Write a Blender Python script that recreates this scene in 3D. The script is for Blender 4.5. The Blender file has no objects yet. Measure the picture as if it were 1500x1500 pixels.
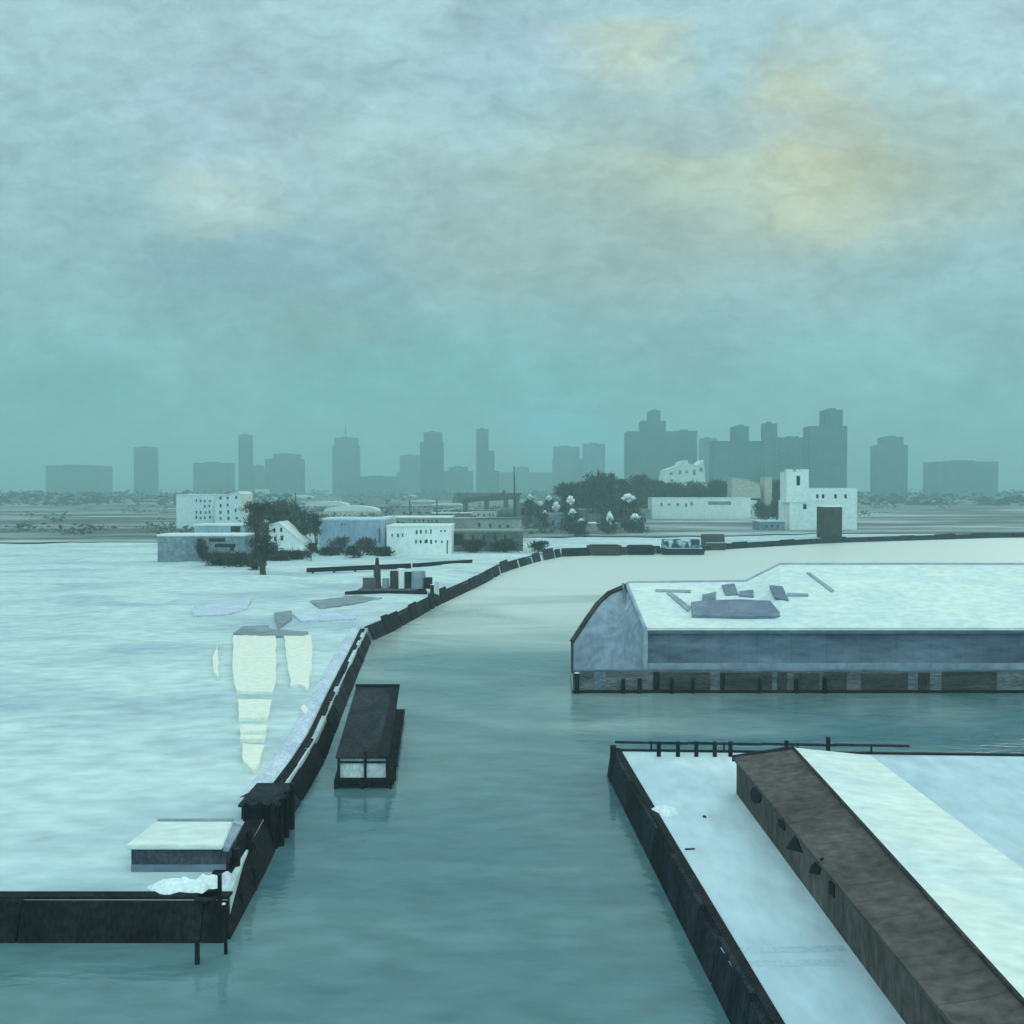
import bpy, bmesh, math, random
from mathutils import Vector, noise
from mathutils.geometry import tessellate_polygon
R = random.Random(7)
rad = math.radians
sc = bpy.context.scene
COL = sc.collection
# ------------------------------------------------------------------ camera
H = 28.0
PITCH = math.atan(35 / 1500.0)
cam = bpy.data.cameras.new('camera'); cam.lens = 36; cam.sensor_width = 36; cam.sensor_fit = 'HORIZONTAL'
cam.clip_start = 0.5; cam.clip_end = 20000
co = bpy.data.objects.new('camera', cam); COL.objects.link(co)
co.location = (0, 0, H); co.rotation_euler = (math.pi / 2 - PITCH, 0, 0)
sc.camera = co
CP, SP = math.cos(PITCH), math.sin(PITCH)

def ray(px, py):
    u = (px - 750) / 1500.0; v = (750 - py) / 1500.0
    return Vector((u, CP + v * SP, -SP + v * CP))
def W(px, py, z=0.0):                       # where the sight line meets the level z
    d = ray(px, py); t = (z - H) / d.z
    return Vector((d.x * t, d.y * t, z))
def P(px, py, D):                           # where the sight line is D metres ahead
    d = ray(px, py); t = D / d.y
    return Vector((d.x * t, D, H + d.z * t))
def onplane(px, py, a, b, c):
    n = (b - a).cross(c - a); o = Vector((0, 0, H)); d = ray(px, py)
    return o + d * ((a - o).dot(n) / d.dot(n))

# ------------------------------------------------------------------ materials
def mat(name, c1, c2=None, scale=.2, rough=.85, bump=0.0, stretch=(1, 1, 1), lo=.35, hi=.68, fine=.12, bscale=None,
        spec=.15, detail=6, warp=0.6, c3=None, seam=None):
    m = bpy.data.materials.new(name); m.use_nodes = True
    nt = m.node_tree; N = nt.nodes; L = nt.links
    b = N['Principled BSDF']; b.inputs['Roughness'].default_value = rough
    b.inputs['Specular IOR Level'].default_value = spec
    g = N.new('ShaderNodeNewGeometry')
    mp = N.new('ShaderNodeMapping'); mp.inputs['Scale'].default_value = stretch
    L.new(g.outputs['Position'], mp.inputs['Vector'])
    n1 = N.new('ShaderNodeTexNoise'); n1.inputs['Scale'].default_value = scale
    n1.inputs['Detail'].default_value = detail; n1.inputs['Distortion'].default_value = warp
    L.new(mp.outputs[0], n1.inputs['Vector'])
    rp = N.new('ShaderNodeValToRGB')
    e = rp.color_ramp.elements
    e[0].position = lo; e[0].color = (*c1, 1); e[1].position = hi; e[1].color = (*(c2 or c1), 1)
    if c3:
        q = e.new((lo + hi) / 2); q.color = (*c3, 1)
    L.new(n1.outputs['Fac'], rp.inputs['Fac'])
    n2 = N.new('ShaderNodeTexNoise'); n2.inputs['Scale'].default_value = scale * 9; n2.inputs['Detail'].default_value = 8
    L.new(mp.outputs[0], n2.inputs['Vector'])
    mr = N.new('ShaderNodeMapRange'); mr.inputs['From Min'].default_value = .3; mr.inputs['From Max'].default_value = .7
    mr.inputs['To Min'].default_value = 1 - fine * 1.6; mr.inputs['To Max'].default_value = 1 + fine * .6
    L.new(n2.outputs['Fac'], mr.inputs['Value'])
    mx = N.new('ShaderNodeMix'); mx.data_type = 'RGBA'; mx.blend_type = 'MULTIPLY'; mx.inputs['Factor'].default_value = 1
    L.new(rp.outputs['Color'], mx.inputs['A']); L.new(mr.outputs['Result'], mx.inputs['B'])
    res = mx.outputs['Result']
    if seam:                                  # board or sheet joints: (axis, spacing, depth of tone)
        sx = N.new('ShaderNodeSeparateXYZ'); L.new(g.outputs['Position'], sx.inputs[0])
        q = N.new('ShaderNodeMath'); q.operation = 'DIVIDE'; L.new(sx.outputs[seam[0]], q.inputs[0]); q.inputs[1].default_value = seam[1]
        wn_ = N.new('ShaderNodeTexWhiteNoise'); wn_.noise_dimensions = '1D'
        fl = N.new('ShaderNodeMath'); fl.operation = 'FLOOR'; L.new(q.outputs[0], fl.inputs[0]); L.new(fl.outputs[0], wn_.inputs['W'])
        fr_ = N.new('ShaderNodeMath'); fr_.operation = 'FRACT'; L.new(q.outputs[0], fr_.inputs[0])
        gt = N.new('ShaderNodeMath'); gt.operation = 'GREATER_THAN'; L.new(fr_.outputs[0], gt.inputs[0]); gt.inputs[1].default_value = .08
        t1 = N.new('ShaderNodeMapRange'); t1.inputs['To Min'].default_value = 1 - seam[2]; t1.inputs['To Max'].default_value = 1; L.new(gt.outputs[0], t1.inputs['Value'])
        t2 = N.new('ShaderNodeMapRange'); t2.inputs['To Min'].default_value = 1 - seam[2] * .5; t2.inputs['To Max'].default_value = 1 + seam[2] * .4; L.new(wn_.outputs['Value'], t2.inputs['Value'])
        tm = N.new('ShaderNodeMath'); tm.operation = 'MULTIPLY'; L.new(t1.outputs[0], tm.inputs[0]); L.new(t2.outputs[0], tm.inputs[1])
        m2 = N.new('ShaderNodeMix'); m2.data_type = 'RGBA'; m2.blend_type = 'MULTIPLY'; m2.inputs['Factor'].default_value = 1
        L.new(res, m2.inputs['A']); L.new(tm.outputs[0], m2.inputs['B']); res = m2.outputs['Result']
    L.new(res, b.inputs['Base Color'])
    if bump:
        n3 = N.new('ShaderNodeTexNoise'); n3.inputs['Scale'].default_value = bscale or scale * 5; n3.inputs['Detail'].default_value = 5
        L.new(mp.outputs[0], n3.inputs['Vector'])
        bp = N.new('ShaderNodeBump'); bp.inputs['Strength'].default_value = .8; bp.inputs['Distance'].default_value = bump
        L.new(n3.outputs['Fac'], bp.inputs['Height']); L.new(bp.outputs[0], b.inputs['Normal'])
    return m

M = {}
M['snow'] = mat('snow', (.63, .745, .735), (.41, .51, .59), .05, .8, .25, (.6, 1, 1), .44, .70, .14, .5)
M['snow_roof'] = mat('roof snow', (.80, .84, .78), (.66, .75, .76), .12, .8, .06, (.6, 1, 1), .42, .72, .10, .8)
M['snow_blue'] = mat('packed blue snow', (.50, .63, .71), (.66, .75, .79), .07, .75, .12, (1, .45, 1), .35, .7, .10, .6)
M['snow_town'] = mat('patchy town snow', (.50, .58, .60), (.13, .15, .14), .016, .9, .3, (.30, 1, 1), .36, .54, .3, .1)
M['lit'] = mat('yellow sunlit patch', (.90, .88, .74), (.88, .88, .78), .15, .55, .03, (1, 1, 1), .4, .7, .08, .8)  # cream tone stands in for sunlight on the snow
M['slush'] = mat('grey slush', (.20, .25, .27), (.33, .38, .40), .2, .6, .05)
M['berm'] = mat('lavender packed snow', (.52, .59, .72), (.72, .78, .86), .3, .8, .06, fine=.2)
M['tar'] = mat('tarred timber', (.012, .012, .015), (.028, .027, .03), .5, .7, .08, (1, 1, .4), fine=.4, spec=.03)
M['tar2'] = mat('weathered timber', (.018, .021, .030), (.045, .05, .068), .5, .75, .08, (1, 1, .4), fine=.4, spec=.03)
M['tar3'] = mat('brown timber', (.055, .045, .043), (.10, .085, .08), .4, .8, .08, (1, 1, .4), fine=.4, spec=.03)
M['core'] = mat('bulkhead core', (.10, .115, .14), (.24, .27, .33), .35, .8, .1, fine=.4)
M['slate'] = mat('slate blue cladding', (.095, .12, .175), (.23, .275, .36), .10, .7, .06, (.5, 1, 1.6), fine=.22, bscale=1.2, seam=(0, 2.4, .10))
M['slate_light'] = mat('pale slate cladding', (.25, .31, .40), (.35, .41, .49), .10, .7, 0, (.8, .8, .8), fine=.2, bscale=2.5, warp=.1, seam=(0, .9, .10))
M['trim'] = mat('lilac trim', (.33, .38, .47), (.45, .50, .58), .4, .7, .02)
M['quay_brown'] = mat('grey brown planking', (.12, .115, .125), (.23, .23, .25), .25, .8, .06, (.5, 1, 3), fine=.35)
M['quay_dark'] = mat('dark brown boards', (.05, .042, .045), (.10, .09, .09), .25, .8, .06, (.5, 1, 4), fine=.4)
M['skylight'] = mat('skylight glass', (.15, .19, .26), (.23, .28, .35), .3, .8, .01, fine=.15)
M['conduit'] = mat('roof pipe metal', (.26, .31, .36), (.36, .41, .45), .4, .6, .01)
M['shed_wall'] = mat('dark brown shed boards', (.085, .070, .062), (.15, .128, .115), .2, .85, .05, (1, 1, .5), fine=.3, seam=(1, .8, .25))
M['shed_roof'] = mat('brown tar roof', (.075, .064, .058), (.145, .125, .115), .15, .85, .05, fine=.3, seam=(1, 2.2, .2))
M['black'] = mat('black opening', (.008, .008, .009), (.014, .014, .015), 1, .6, spec=.03)
M['win'] = mat('dark glass', (.012, .03, .035), (.02, .05, .055), .3, .25, spec=.5)
M['roof_dark'] = mat('charcoal roof felt', (.024, .026, .033), (.05, .053, .063), .35, .8, .04, (1, .4, 1), fine=.3, spec=.03)
M['wall_white'] = mat('white boards', (.84, .88, .90), (.62, .70, .76), .5, .7, .03, (1, 1, .5), fine=.2)
M['fac_white'] = mat('white render', (.90, .92, .88), (.78, .85, .85), .06, .8, fine=.08)
M['fac_cool'] = mat('pale blue render', (.66, .82, .86), (.84, .90, .91), .05, .8, fine=.08)
M['fac_mint'] = mat('mint render', (.66, .78, .72), (.76, .84, .78), .03, .8, fine=.1)
M['fac_blue'] = mat('blue grey sheeting', (.26, .36, .47), (.42, .52, .62), .10, .7, fine=.15, stretch=(2, 1, .4))
M['fac_grey'] = mat('grey brown brick', (.12, .13, .125), (.24, .255, .24), .10, .85, fine=.25)
M['fac_grey2'] = mat('grey green brick', (.24, .27, .26), (.34, .37, .35), .10, .85, fine=.2)
M['fac_mauve'] = mat('mauve brick', (.15, .14, .17), (.24, .22, .25), .06, .85, fine=.2)
M['fac_slate'] = mat('slate render', (.17, .22, .27), (.28, .34, .40), .10, .85, fine=.25)
M['fac_cream'] = mat('cream render', (.60, .58, .50), (.50, .52, .48), .05, .8, fine=.15)
M['fac_dark'] = mat('dark slate boards', (.045, .05, .07), (.09, .10, .13), .4, .8, fine=.3, seam=(0, .5, .2))
M['iron'] = mat('dark viaduct steel', (.05, .052, .05), (.09, .09, .085), .08, .8, fine=.3)
def facade(name, c1, c2):
    m = mat(name, c1, c2, .03, .8, fine=.2); nt = m.node_tree; N = nt.nodes; L = nt.links; b = N['Principled BSDF']
    src = b.inputs['Base Color'].links[0].from_socket
    g = N.new('ShaderNodeNewGeometry'); sp = N.new('ShaderNodeSeparateXYZ'); L.new(g.outputs['Position'], sp.inputs[0])
    ad = N.new('ShaderNodeMath'); ad.operation = 'ADD'; L.new(sp.outputs[0], ad.inputs[0]); L.new(sp.outputs[1], ad.inputs[1])
    cb = N.new('ShaderNodeCombineXYZ'); L.new(ad.outputs[0], cb.inputs[0]); L.new(sp.outputs[2], cb.inputs[1])
    br = N.new('ShaderNodeTexBrick'); br.offset = 0; br.inputs['Scale'].default_value = 1; br.inputs['Brick Width'].default_value = 6; br.inputs['Row Height'].default_value = 5
    br.inputs['Mortar Size'].default_value = 1.3; br.inputs['Color1'].default_value = (.6, .6, .6, 1); br.inputs['Color2'].default_value = (.8, .8, .8, 1); br.inputs['Mortar'].default_value = (1.15, 1.15, 1.15, 1)
    L.new(cb.outputs[0], br.inputs['Vector'])
    x = N.new('ShaderNodeMix'); x.data_type = 'RGBA'; x.blend_type = 'MULTIPLY'; x.inputs['Factor'].default_value = 1
    L.new(src, x.inputs['A']); L.new(br.outputs['Color'], x.inputs['B']); L.new(x.outputs['Result'], b.inputs['Base Color'])
    return m
M['tower'] = facade('far tower facade', (.05, .155, .165), (.09, .205, .21))
M['tower_blue'] = facade('blue tower facade', (.09, .22, .26), (.14, .28, .31))
M['twig'] = mat('winter twigs', (.035, .031, .030), (.085, .078, .072), .5, .9, fine=.3, spec=.03)
M['twig_grey'] = mat('grey winter twigs', (.075, .078, .075), (.14, .14, .13), .4, .9, fine=.3, spec=.03)
M['bark'] = mat('bark', (.04, .036, .034), (.07, .06, .055), .8, .9)
M['puff'] = mat('clinging snow', (.88, .93, .92), (.72, .82, .84), .4, .8)
M['tarp'] = mat('mottled tarpaulin', (.03, .045, .06), (.50, .64, .72), .35, .7, .05, (1, 1, 1), .48, .62, .2)
M['rust'] = mat('brown hull', (.05, .043, .045), (.085, .075, .075), .3, .8)

def water_mat():
    m = bpy.data.materials.new('canal water'); m.use_nodes = True
    nt = m.node_tree; N = nt.nodes; L = nt.links; b = N['Principled BSDF']
    b.inputs['Roughness'].default_value = .16; b.inputs['IOR'].default_value = 1.33
    g = N.new('ShaderNodeNewGeometry')
    mp = N.new('ShaderNodeMapping'); mp.inputs['Scale'].default_value = (.5, 1, 1)
    L.new(g.outputs['Position'], mp.inputs['Vector'])
    n = N.new('ShaderNodeTexNoise'); n.inputs['Scale'].default_value = .035; n.inputs['Detail'].default_value = 7; n.inputs['Distortion'].default_value = 1.2
    L.new(mp.outputs[0], n.inputs['Vector'])
    rp = N.new('ShaderNodeValToRGB'); e = rp.color_ramp.elements
    e[0].position = .33; e[0].color = (.065, .16, .185, 1); e[1].position = .68; e[1].color = (.14, .245, .25, 1)
    L.new(n.outputs['Fac'], rp.inputs['Fac'])
    n2 = N.new('ShaderNodeTexNoise'); n2.inputs['Scale'].default_value = .5; n2.inputs['Detail'].default_value = 8
    L.new(mp.outputs[0], n2.inputs['Vector'])
    mr = N.new('ShaderNodeMapRange'); mr.inputs['From Min'].default_value = .3; mr.inputs['From Max'].default_value = .7
    mr.inputs['To Min'].default_value = .8; mr.inputs['To Max'].default_value = 1.15
    L.new(n2.outputs['Fac'], mr.inputs['Value'])
    mx = N.new('ShaderNodeMix'); mx.data_type = 'RGBA'; mx.blend_type = 'MULTIPLY'; mx.inputs['Factor'].default_value = 1
    L.new(rp.outputs['Color'], mx.inputs['A']); L.new(mr.outputs['Result'], mx.inputs['B'])
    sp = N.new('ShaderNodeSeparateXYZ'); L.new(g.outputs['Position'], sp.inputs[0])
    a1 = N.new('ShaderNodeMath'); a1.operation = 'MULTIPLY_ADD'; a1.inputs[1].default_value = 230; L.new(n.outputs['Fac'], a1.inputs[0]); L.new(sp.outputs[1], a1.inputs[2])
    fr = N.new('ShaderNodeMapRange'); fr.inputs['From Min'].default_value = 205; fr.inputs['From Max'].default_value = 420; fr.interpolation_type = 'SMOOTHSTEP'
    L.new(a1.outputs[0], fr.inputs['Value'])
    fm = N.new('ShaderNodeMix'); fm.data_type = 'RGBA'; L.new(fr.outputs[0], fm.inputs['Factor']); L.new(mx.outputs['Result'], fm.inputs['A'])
    sky_refl = N.new('ShaderNodeMix'); sky_refl.data_type = 'RGBA'; sky_refl.inputs['A'].default_value = (.74, .75, .66, 1); sky_refl.inputs['B'].default_value = (.60, .68, .66, 1)  # pale sky reflection on the far reach, put into the base colour
    L.new(n2.outputs['Fac'], sky_refl.inputs['Factor']); L.new(sky_refl.outputs['Result'], fm.inputs['B'])
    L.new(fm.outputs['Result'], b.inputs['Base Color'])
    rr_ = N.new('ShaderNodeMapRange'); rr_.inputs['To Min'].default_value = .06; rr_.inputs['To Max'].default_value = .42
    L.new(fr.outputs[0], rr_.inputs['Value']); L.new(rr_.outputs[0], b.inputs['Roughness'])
    mp2 = N.new('ShaderNodeMapping'); mp2.inputs['Scale'].default_value = (.6, 1.3, 1)
    L.new(g.outputs['Position'], mp2.inputs['Vector'])
    w1 = N.new('ShaderNodeTexNoise'); w1.inputs['Scale'].default_value = .9; w1.inputs['Detail'].default_value = 4
    w2 = N.new('ShaderNodeTexNoise'); w2.inputs['Scale'].default_value = .12; w2.inputs['Detail'].default_value = 3
    L.new(mp2.outputs[0], w1.inputs['Vector']); L.new(mp2.outputs[0], w2.inputs['Vector'])
    ad = N.new('ShaderNodeMath'); ad.operation = 'MULTIPLY_ADD'; ad.inputs[1].default_value = 4
    L.new(w2.outputs['Fac'], ad.inputs[0]); L.new(w1.outputs['Fac'], ad.inputs[2])
    bp = N.new('ShaderNodeBump'); bp.inputs['Strength'].default_value = 1; bp.inputs['Distance'].default_value = .05
    L.new(ad.outputs[0], bp.inputs['Height']); L.new(bp.outputs[0], b.inputs['Normal'])
    return m
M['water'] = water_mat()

# ------------------------------------------------------------------ object helpers
ROOT = {}
def tag(o, label=None, cat=None, group=None, kind=None):
    if label: o['label'] = label
    if cat: o['category'] = cat
    if group: o['group'] = group
    if kind: o['kind'] = kind
    return o
def thing(name, label, cat, loc, group=None):
    o = bpy.data.objects.new(name, None); COL.objects.link(o); o.location = loc
    o.empty_display_size = .5
    ROOT[o] = Vector(loc)
    return tag(o, label, cat, group)

class MB:
    def __init__(s): s.v = []; s.f = []
    def add(s, vs, fs):
        k = len(s.v); s.v += [Vector(v) for v in vs]; s.f += [tuple(i + k for i in f) for f in fs]
        return s
    def hexa(s, p):                          # 4 bottom, 4 top, counter-clockwise
        return s.add(p, [(3, 2, 1, 0), (4, 5, 6, 7), (0, 1, 5, 4), (1, 2, 6, 5), (2, 3, 7, 6), (3, 0, 4, 7)])
    def box(s, x0, x1, y0, y1, z0, z1):
        return s.hexa([(x0, y0, z0), (x1, y0, z0), (x1, y1, z0), (x0, y1, z0), (x0, y0, z1), (x1, y0, z1), (x1, y1, z1), (x0, y1, z1)])
    def prism(s, pts, z0, z1):
        n = len(pts)
        vs = [(p[0], p[1], z0) for p in pts] + [(p[0], p[1], z1) for p in pts]
        fs = [tuple(range(n - 1, -1, -1)), tuple(range(n, 2 * n))] + [(i, (i + 1) % n, n + (i + 1) % n, n + i) for i in range(n)]
        return s.add(vs, fs)
    def slab(s, pts, off):                   # 3-D polygon given thickness along off
        n = len(pts); off = Vector(off)
        vs = [Vector(p) for p in pts] + [Vector(p) + off for p in pts]
        fs = [tuple(range(n - 1, -1, -1)), tuple(range(n, 2 * n))] + [(i, (i + 1) % n, n + (i + 1) % n, n + i) for i in range(n)]
        return s.add(vs, fs)
    def tube(s, a, b, r0, r1=None, n=8):
        a = Vector(a); b = Vector(b); r1 = r0 if r1 is None else r1
        d = (b - a).normalized(); u = d.orthogonal().normalized(); w = d.cross(u)
        vs = []
        for c, r in ((a, r0), (b, r1)):
            for i in range(n):
                t = 2 * math.pi * i / n; vs.append(c + u * (r * math.cos(t)) + w * (r * math.sin(t)))
        return s.add(vs, [(i, (i + 1) % n, n + (i + 1) % n, n + i) for i in range(n)] + [tuple(range(n - 1, -1, -1)), tuple(range(n, 2 * n))])
    def build(s, name, m, parent=None, smooth=False, bevel=0.0):
        base = Vector((0, 0, 0)); q = parent
        while q is not None:
            base += q.location; q = q.parent
        me = bpy.data.meshes.new(name)
        me.from_pydata([v - base for v in s.v], [], s.f); me.update()
        me.materials.append(m if not isinstance(m, str) else M[m])
        bm = bmesh.new(); bm.from_mesh(me); bmesh.ops.recalc_face_normals(bm, faces=bm.faces)
        if bevel: bmesh.ops.bevel(bm, geom=bm.edges[:], offset=bevel, segments=2, affect='EDGES', clamp_overlap=True)
        bm.to_mesh(me); bm.free()
        if smooth:
            for p in me.polygons: p.use_smooth = True
        o = bpy.data.objects.new(name, me); COL.objects.link(o)
        if parent: o.parent = parent
        return o

def mound(mb, cx, cy, z, rx, ry, h, seed, n=22, rings=7, rough=.35):
    vs = []; fs = []
    for k in range(rings + 1):
        t = k / rings
        for i in range(n):
            a = 2 * math.pi * i / n
            wob = 1 + rough * noise.noise(Vector((math.cos(a) * 1.5 + seed, math.sin(a) * 1.5, seed * .7)))
            r = (1 - t) * wob
            x = cx + rx * r * math.cos(a); y = cy + ry * r * math.sin(a)
            zz = z + h * (1 - (1 - t) ** 2.2) * (1 + rough * noise.noise(Vector((x / rx * 1.7, y / ry * 1.7, seed))))
            vs.append((x, y, zz if k else z - .1))
    for k in range(rings):
        for i in range(n):
            fs.append((k * n + i, k * n + (i + 1) % n, (k + 1) * n + (i + 1) % n, (k + 1) * n + i))
    fs.append(tuple(rings * n + i for i in range(n)))
    return mb.add(vs, fs)

def offset_line(pts, d):                     # shift a polyline to its left by d
    out = []
    for i, p in enumerate(pts):
        a = pts[max(i - 1, 0)]; b = pts[min(i + 1, len(pts) - 1)]
        t = Vector((b[0] - a[0], b[1] - a[1])).normalized()
        out.append((p[0] - t.y * d, p[1] + t.x * d))
    return out

# ------------------------------------------------------------------ setting: water and land
ZL, ZQ, ZP = 2.3, 2.5, 0.6
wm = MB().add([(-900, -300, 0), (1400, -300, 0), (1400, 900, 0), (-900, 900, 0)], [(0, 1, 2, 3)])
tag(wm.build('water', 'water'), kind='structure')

BL = [(-80, 62.5), (-17.6, 62.5), (-18.1, 74.5), (-18.6, 83), (-18.9, 96), (-19.3, 106), (-21, 126), (-22.5, 145), (-24.4, 170),
      (-25.7, 187), (-23.2, 200), (-17.6, 244), (-8.7, 296), (-2.7, 341), (9.6, 389), (20, 418), (35, 425), (60, 434), (100, 470), (163, 522), (340, 610)]
BAT = .9
inner = offset_line(BL, BAT)

def hland(x, y):
    if y < 88 or y > 560: return 0.0
    # nearest distance to the bank line
    dmin = 1e9
    for a, b in zip(BL[1:], BL[2:]):
        ax, ay = a; bx, by = b; dx, dy = bx - ax, by - ay
        t = max(0, min(1, ((x - ax) * dx + (y - ay) * dy) / (dx * dx + dy * dy)))
        dmin = min(dmin, math.hypot(x - ax - t * dx, y - ay - t * dy))
    k = max(0, min(1, (dmin - 3) / 8)) * min(1, (y - 88) / 15)
    if -62 < x < -24 and y < 225: k *= .15
    n = noise.noise(Vector((x * .03, y * .05, 2.2))) + .5 * noise.noise(Vector((x * .09, y * .14, 5)))
    return max(-.2, n) * .9 * k

def land(name, poly, z, m, kind='structure', cuts=None, hfun=None, zb=-1.5):
    bm = bmesh.new()
    vs = [bm.verts.new((p[0], p[1], z)) for p in poly]
    for t in tessellate_polygon([[Vector((p[0], p[1], 0)) for p in poly]]):
        try: bm.faces.new([vs[i] for i in t])
        except ValueError: pass
    bmesh.ops.recalc_face_normals(bm, faces=bm.faces)
    if bm.faces and bm.faces[0].normal.z < 0: bmesh.ops.reverse_faces(bm, faces=bm.faces)
    if cuts:
        xs, ys = cuts
        for x in xs: bmesh.ops.bisect_plane(bm, geom=bm.verts[:] + bm.edges[:] + bm.faces[:], plane_co=(x, 0, 0), plane_no=(1, 0, 0))
        for y in ys: bmesh.ops.bisect_plane(bm, geom=bm.verts[:] + bm.edges[:] + bm.faces[:], plane_co=(0, y, 0), plane_no=(0, 1, 0))
    bedges = [e for e in bm.edges if len(e.link_faces) == 1]
    bset = {v for e in bedges for v in e.verts}
    if hfun:
        for v in bm.verts:
            if v not in bset: v.co.z += hfun(v.co.x, v.co.y)
    ex = bmesh.ops.extrude_edge_only(bm, edges=bedges)
    for v in ex['geom']:
        if isinstance(v, bmesh.types.BMVert): v.co.z = zb
    me = bpy.data.meshes.new(name); bm.to_mesh(me); bm.free(); me.materials.append(M[m])
    if hfun:
        for p in me.polygons: p.use_smooth = p.normal.z > .5
    o = bpy.data.objects.new(name, me); COL.objects.link(o)
    return tag(o, kind=kind)

land('snow_ground', inner + [(1400, 610), (4700, 610), (4700, 4750), (-4700, 4750), (-4700, 62.5 + BAT)], ZL, 'snow',
     cuts=([-260, -220, -190] + list(range(-165, 60, 5)), [90, 95, 100] + list(range(110, 520, 6)) + [560, 620]), hfun=hland)
# town ground beyond the canal: a thin sheet of trampled, patchy snow over the field
tg = MB().add([(-4700, 470, ZL + .5), (-150, 480, ZL + .5), (-40, 505, ZL + .5), (20, 500, ZL + .5), (70, 520, ZL + .5), (170, 600, ZL + .5), (4700, 700, ZL + .5), (4700, 4740, ZL + .5), (-4700, 4740, ZL + .5)],
              [tuple(range(9))])
tg = MB(); rr = random.Random(5)
frt = [(x, 478 + 26 * noise.noise(Vector((x * .013, 1.3, 0))) + 14 * noise.noise(Vector((x * .06, 4, 0))) + max(0, (x + 60) * .42), ZL + .5) for x in range(-700, 180, 6)]
frt = [(-4700, 470, ZL + .5)] + frt + [(4700, 720, ZL + .5), (4700, 4740, ZL + .5), (-4700, 4740, ZL + .5)]
tri = tessellate_polygon([[Vector((p[0], p[1], 0)) for p in frt]])
tg.add(frt, [tuple(q) for q in tri])
tag(tg.build('town_ground', 'snow_town'), kind='structure')

QB = [(14, -60), (12.0, 45), (9.4, 99.6), (60, 97.2), (420, 93)]
qi = offset_line(QB[::-1], .45)[::-1]
qi = [(QB[0][0] + .5, QB[0][1]), (12.55, 45), (10.0, 99.1), (60, 96.7), (420, 92.5)]
land('quay_ground', qi + [(420, -60)], ZQ, 'snow_blue')
land('pier_deck', [(8.3, 139.9), (420, 139.9), (420, 215), (40, 215), (17, 186), (8.7, 152.5)], ZP, 'slush')
land('outer_ground', [(330, -60), (1400, -60), (1400, 900), (340, 609)], ZQ + .05, 'snow')

# ------------------------------------------------------------------ bulkheads (dark timber canal walls)
def along(pts, s):
    for a, b in zip(pts, pts[1:]):
        d = math.hypot(b[0] - a[0], b[1] - a[1])
        if s <= d: return (a[0] + (b[0] - a[0]) * s / d, a[1] + (b[1] - a[1]) * s / d)
        s -= d
    return pts[-1]
def length(pts): return sum(math.hypot(b[0] - a[0], b[1] - a[1]) for a, b in zip(pts, pts[1:]))

def bulkhead(label, base, z, bat, step=(2.5, 5), mats=('tar', 'tar2', 'tar'), core='core', over=.35, gap=.25, skew=.6, capw=.5, seed=1, berm=None, capm='tar'):
    r = random.Random(seed)
    inn = offset_line(base, bat)
    t = thing('timber_bulkhead', label, 'canal wall', (base[0][0], base[0][1], 0), 'timber canal walls')
    mb = MB(); n = len(base); bk = offset_line(base, bat + .25); out = offset_line(base, 0)
    vs = []
    for o_, i_, k_ in zip(out, inn, bk):
        vs += [(o_[0], o_[1], -1.2), (i_[0], i_[1], z + .02), (k_[0], k_[1], z + .02), (k_[0], k_[1], -1.2)]
    fs = [(0, 1, 2, 3), tuple(4 * (n - 1) + k for k in (3, 2, 1, 0))]
    for i in range(n - 1):
        for k in range(4):
            fs.append((4 * i + k, 4 * i + (k + 1) % 4, 4 * i + 4 + (k + 1) % 4, 4 * i + 4 + k))
    mb.add(vs, fs); mb.build('wall_core', core, t)
    # leaning panels of piles, each its own slab
    Lg = length(base); s = .1
    b1 = offset_line(base, -.28); i1 = offset_line(base, bat - .30)
    Lb, Li, Lo, Lp = length(b1), length(i1), length(base), length(inn)
    cnt = 0
    while s < Lg - .5 and cnt < 95:
        w = r.uniform(*step); e = min(s + w, Lg - .05)
        sk = r.uniform(-.1, skew)
        top = z + r.uniform(-.25, over)
        def pt(line, Ln, ss): return along(line, max(0, min(Ln, ss * Ln / Lg)))
        q = [(*pt(b1, Lb, s + sk), -.5), (*pt(b1, Lb, e + sk), -.5), (*pt(base, Lo, e + sk), -.5), (*pt(base, Lo, s + sk), -.5),
             (*pt(i1, Li, s), top), (*pt(i1, Li, e), top), (*pt(inn, Lp, e), top), (*pt(inn, Lp, s), top)]
        MB().hexa(q).build('pile_panel', r.choice(mats), t); cnt += 1
        s = e + r.uniform(0.02, gap)
    # walkway cap
    c0 = offset_line(base, bat + .02); c1 = offset_line(base, bat + .02 + capw)
    mb = MB(); vs = []
    for a, b in zip(c0, c1):
        vs += [(a[0], a[1], z + .03), (a[0], a[1], z + .16), (b[0], b[1], z + .16), (b[0], b[1], z + .03)]
    fs = [(0, 1, 2, 3), tuple(4 * (n - 1) + k for k in (3, 2, 1, 0))]
    for i in range(n - 1):
        for k in range(4): fs.append((4 * i + k, 4 * i + (k + 1) % 4, 4 * i + 4 + (k + 1) % 4, 4 * i + 4 + k))
    mb.add(vs, fs).build('cap_beam', capm, t)
    if berm:
        c2 = offset_line(base, bat + capw + .05); c3 = offset_line(base, bat + capw + .05 + berm * .5); c4 = offset_line(base, bat + capw + .05 + berm)
        mb = MB(); vs = []
        for a, b, c in zip(c2, c3, c4): vs += [(a[0], a[1], z - .1), (b[0], b[1], z + .45), (c[0], c[1], z - .1)]
        fs = []
        for i in range(n - 1):
            for k in range(2): fs.append((3 * i + k, 3 * i + k + 1, 3 * i + 4 + k, 3 * i + 3 + k))
        mb.add(vs, fs).build('snow_berm', 'berm', t, smooth=True)
    return t

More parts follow.
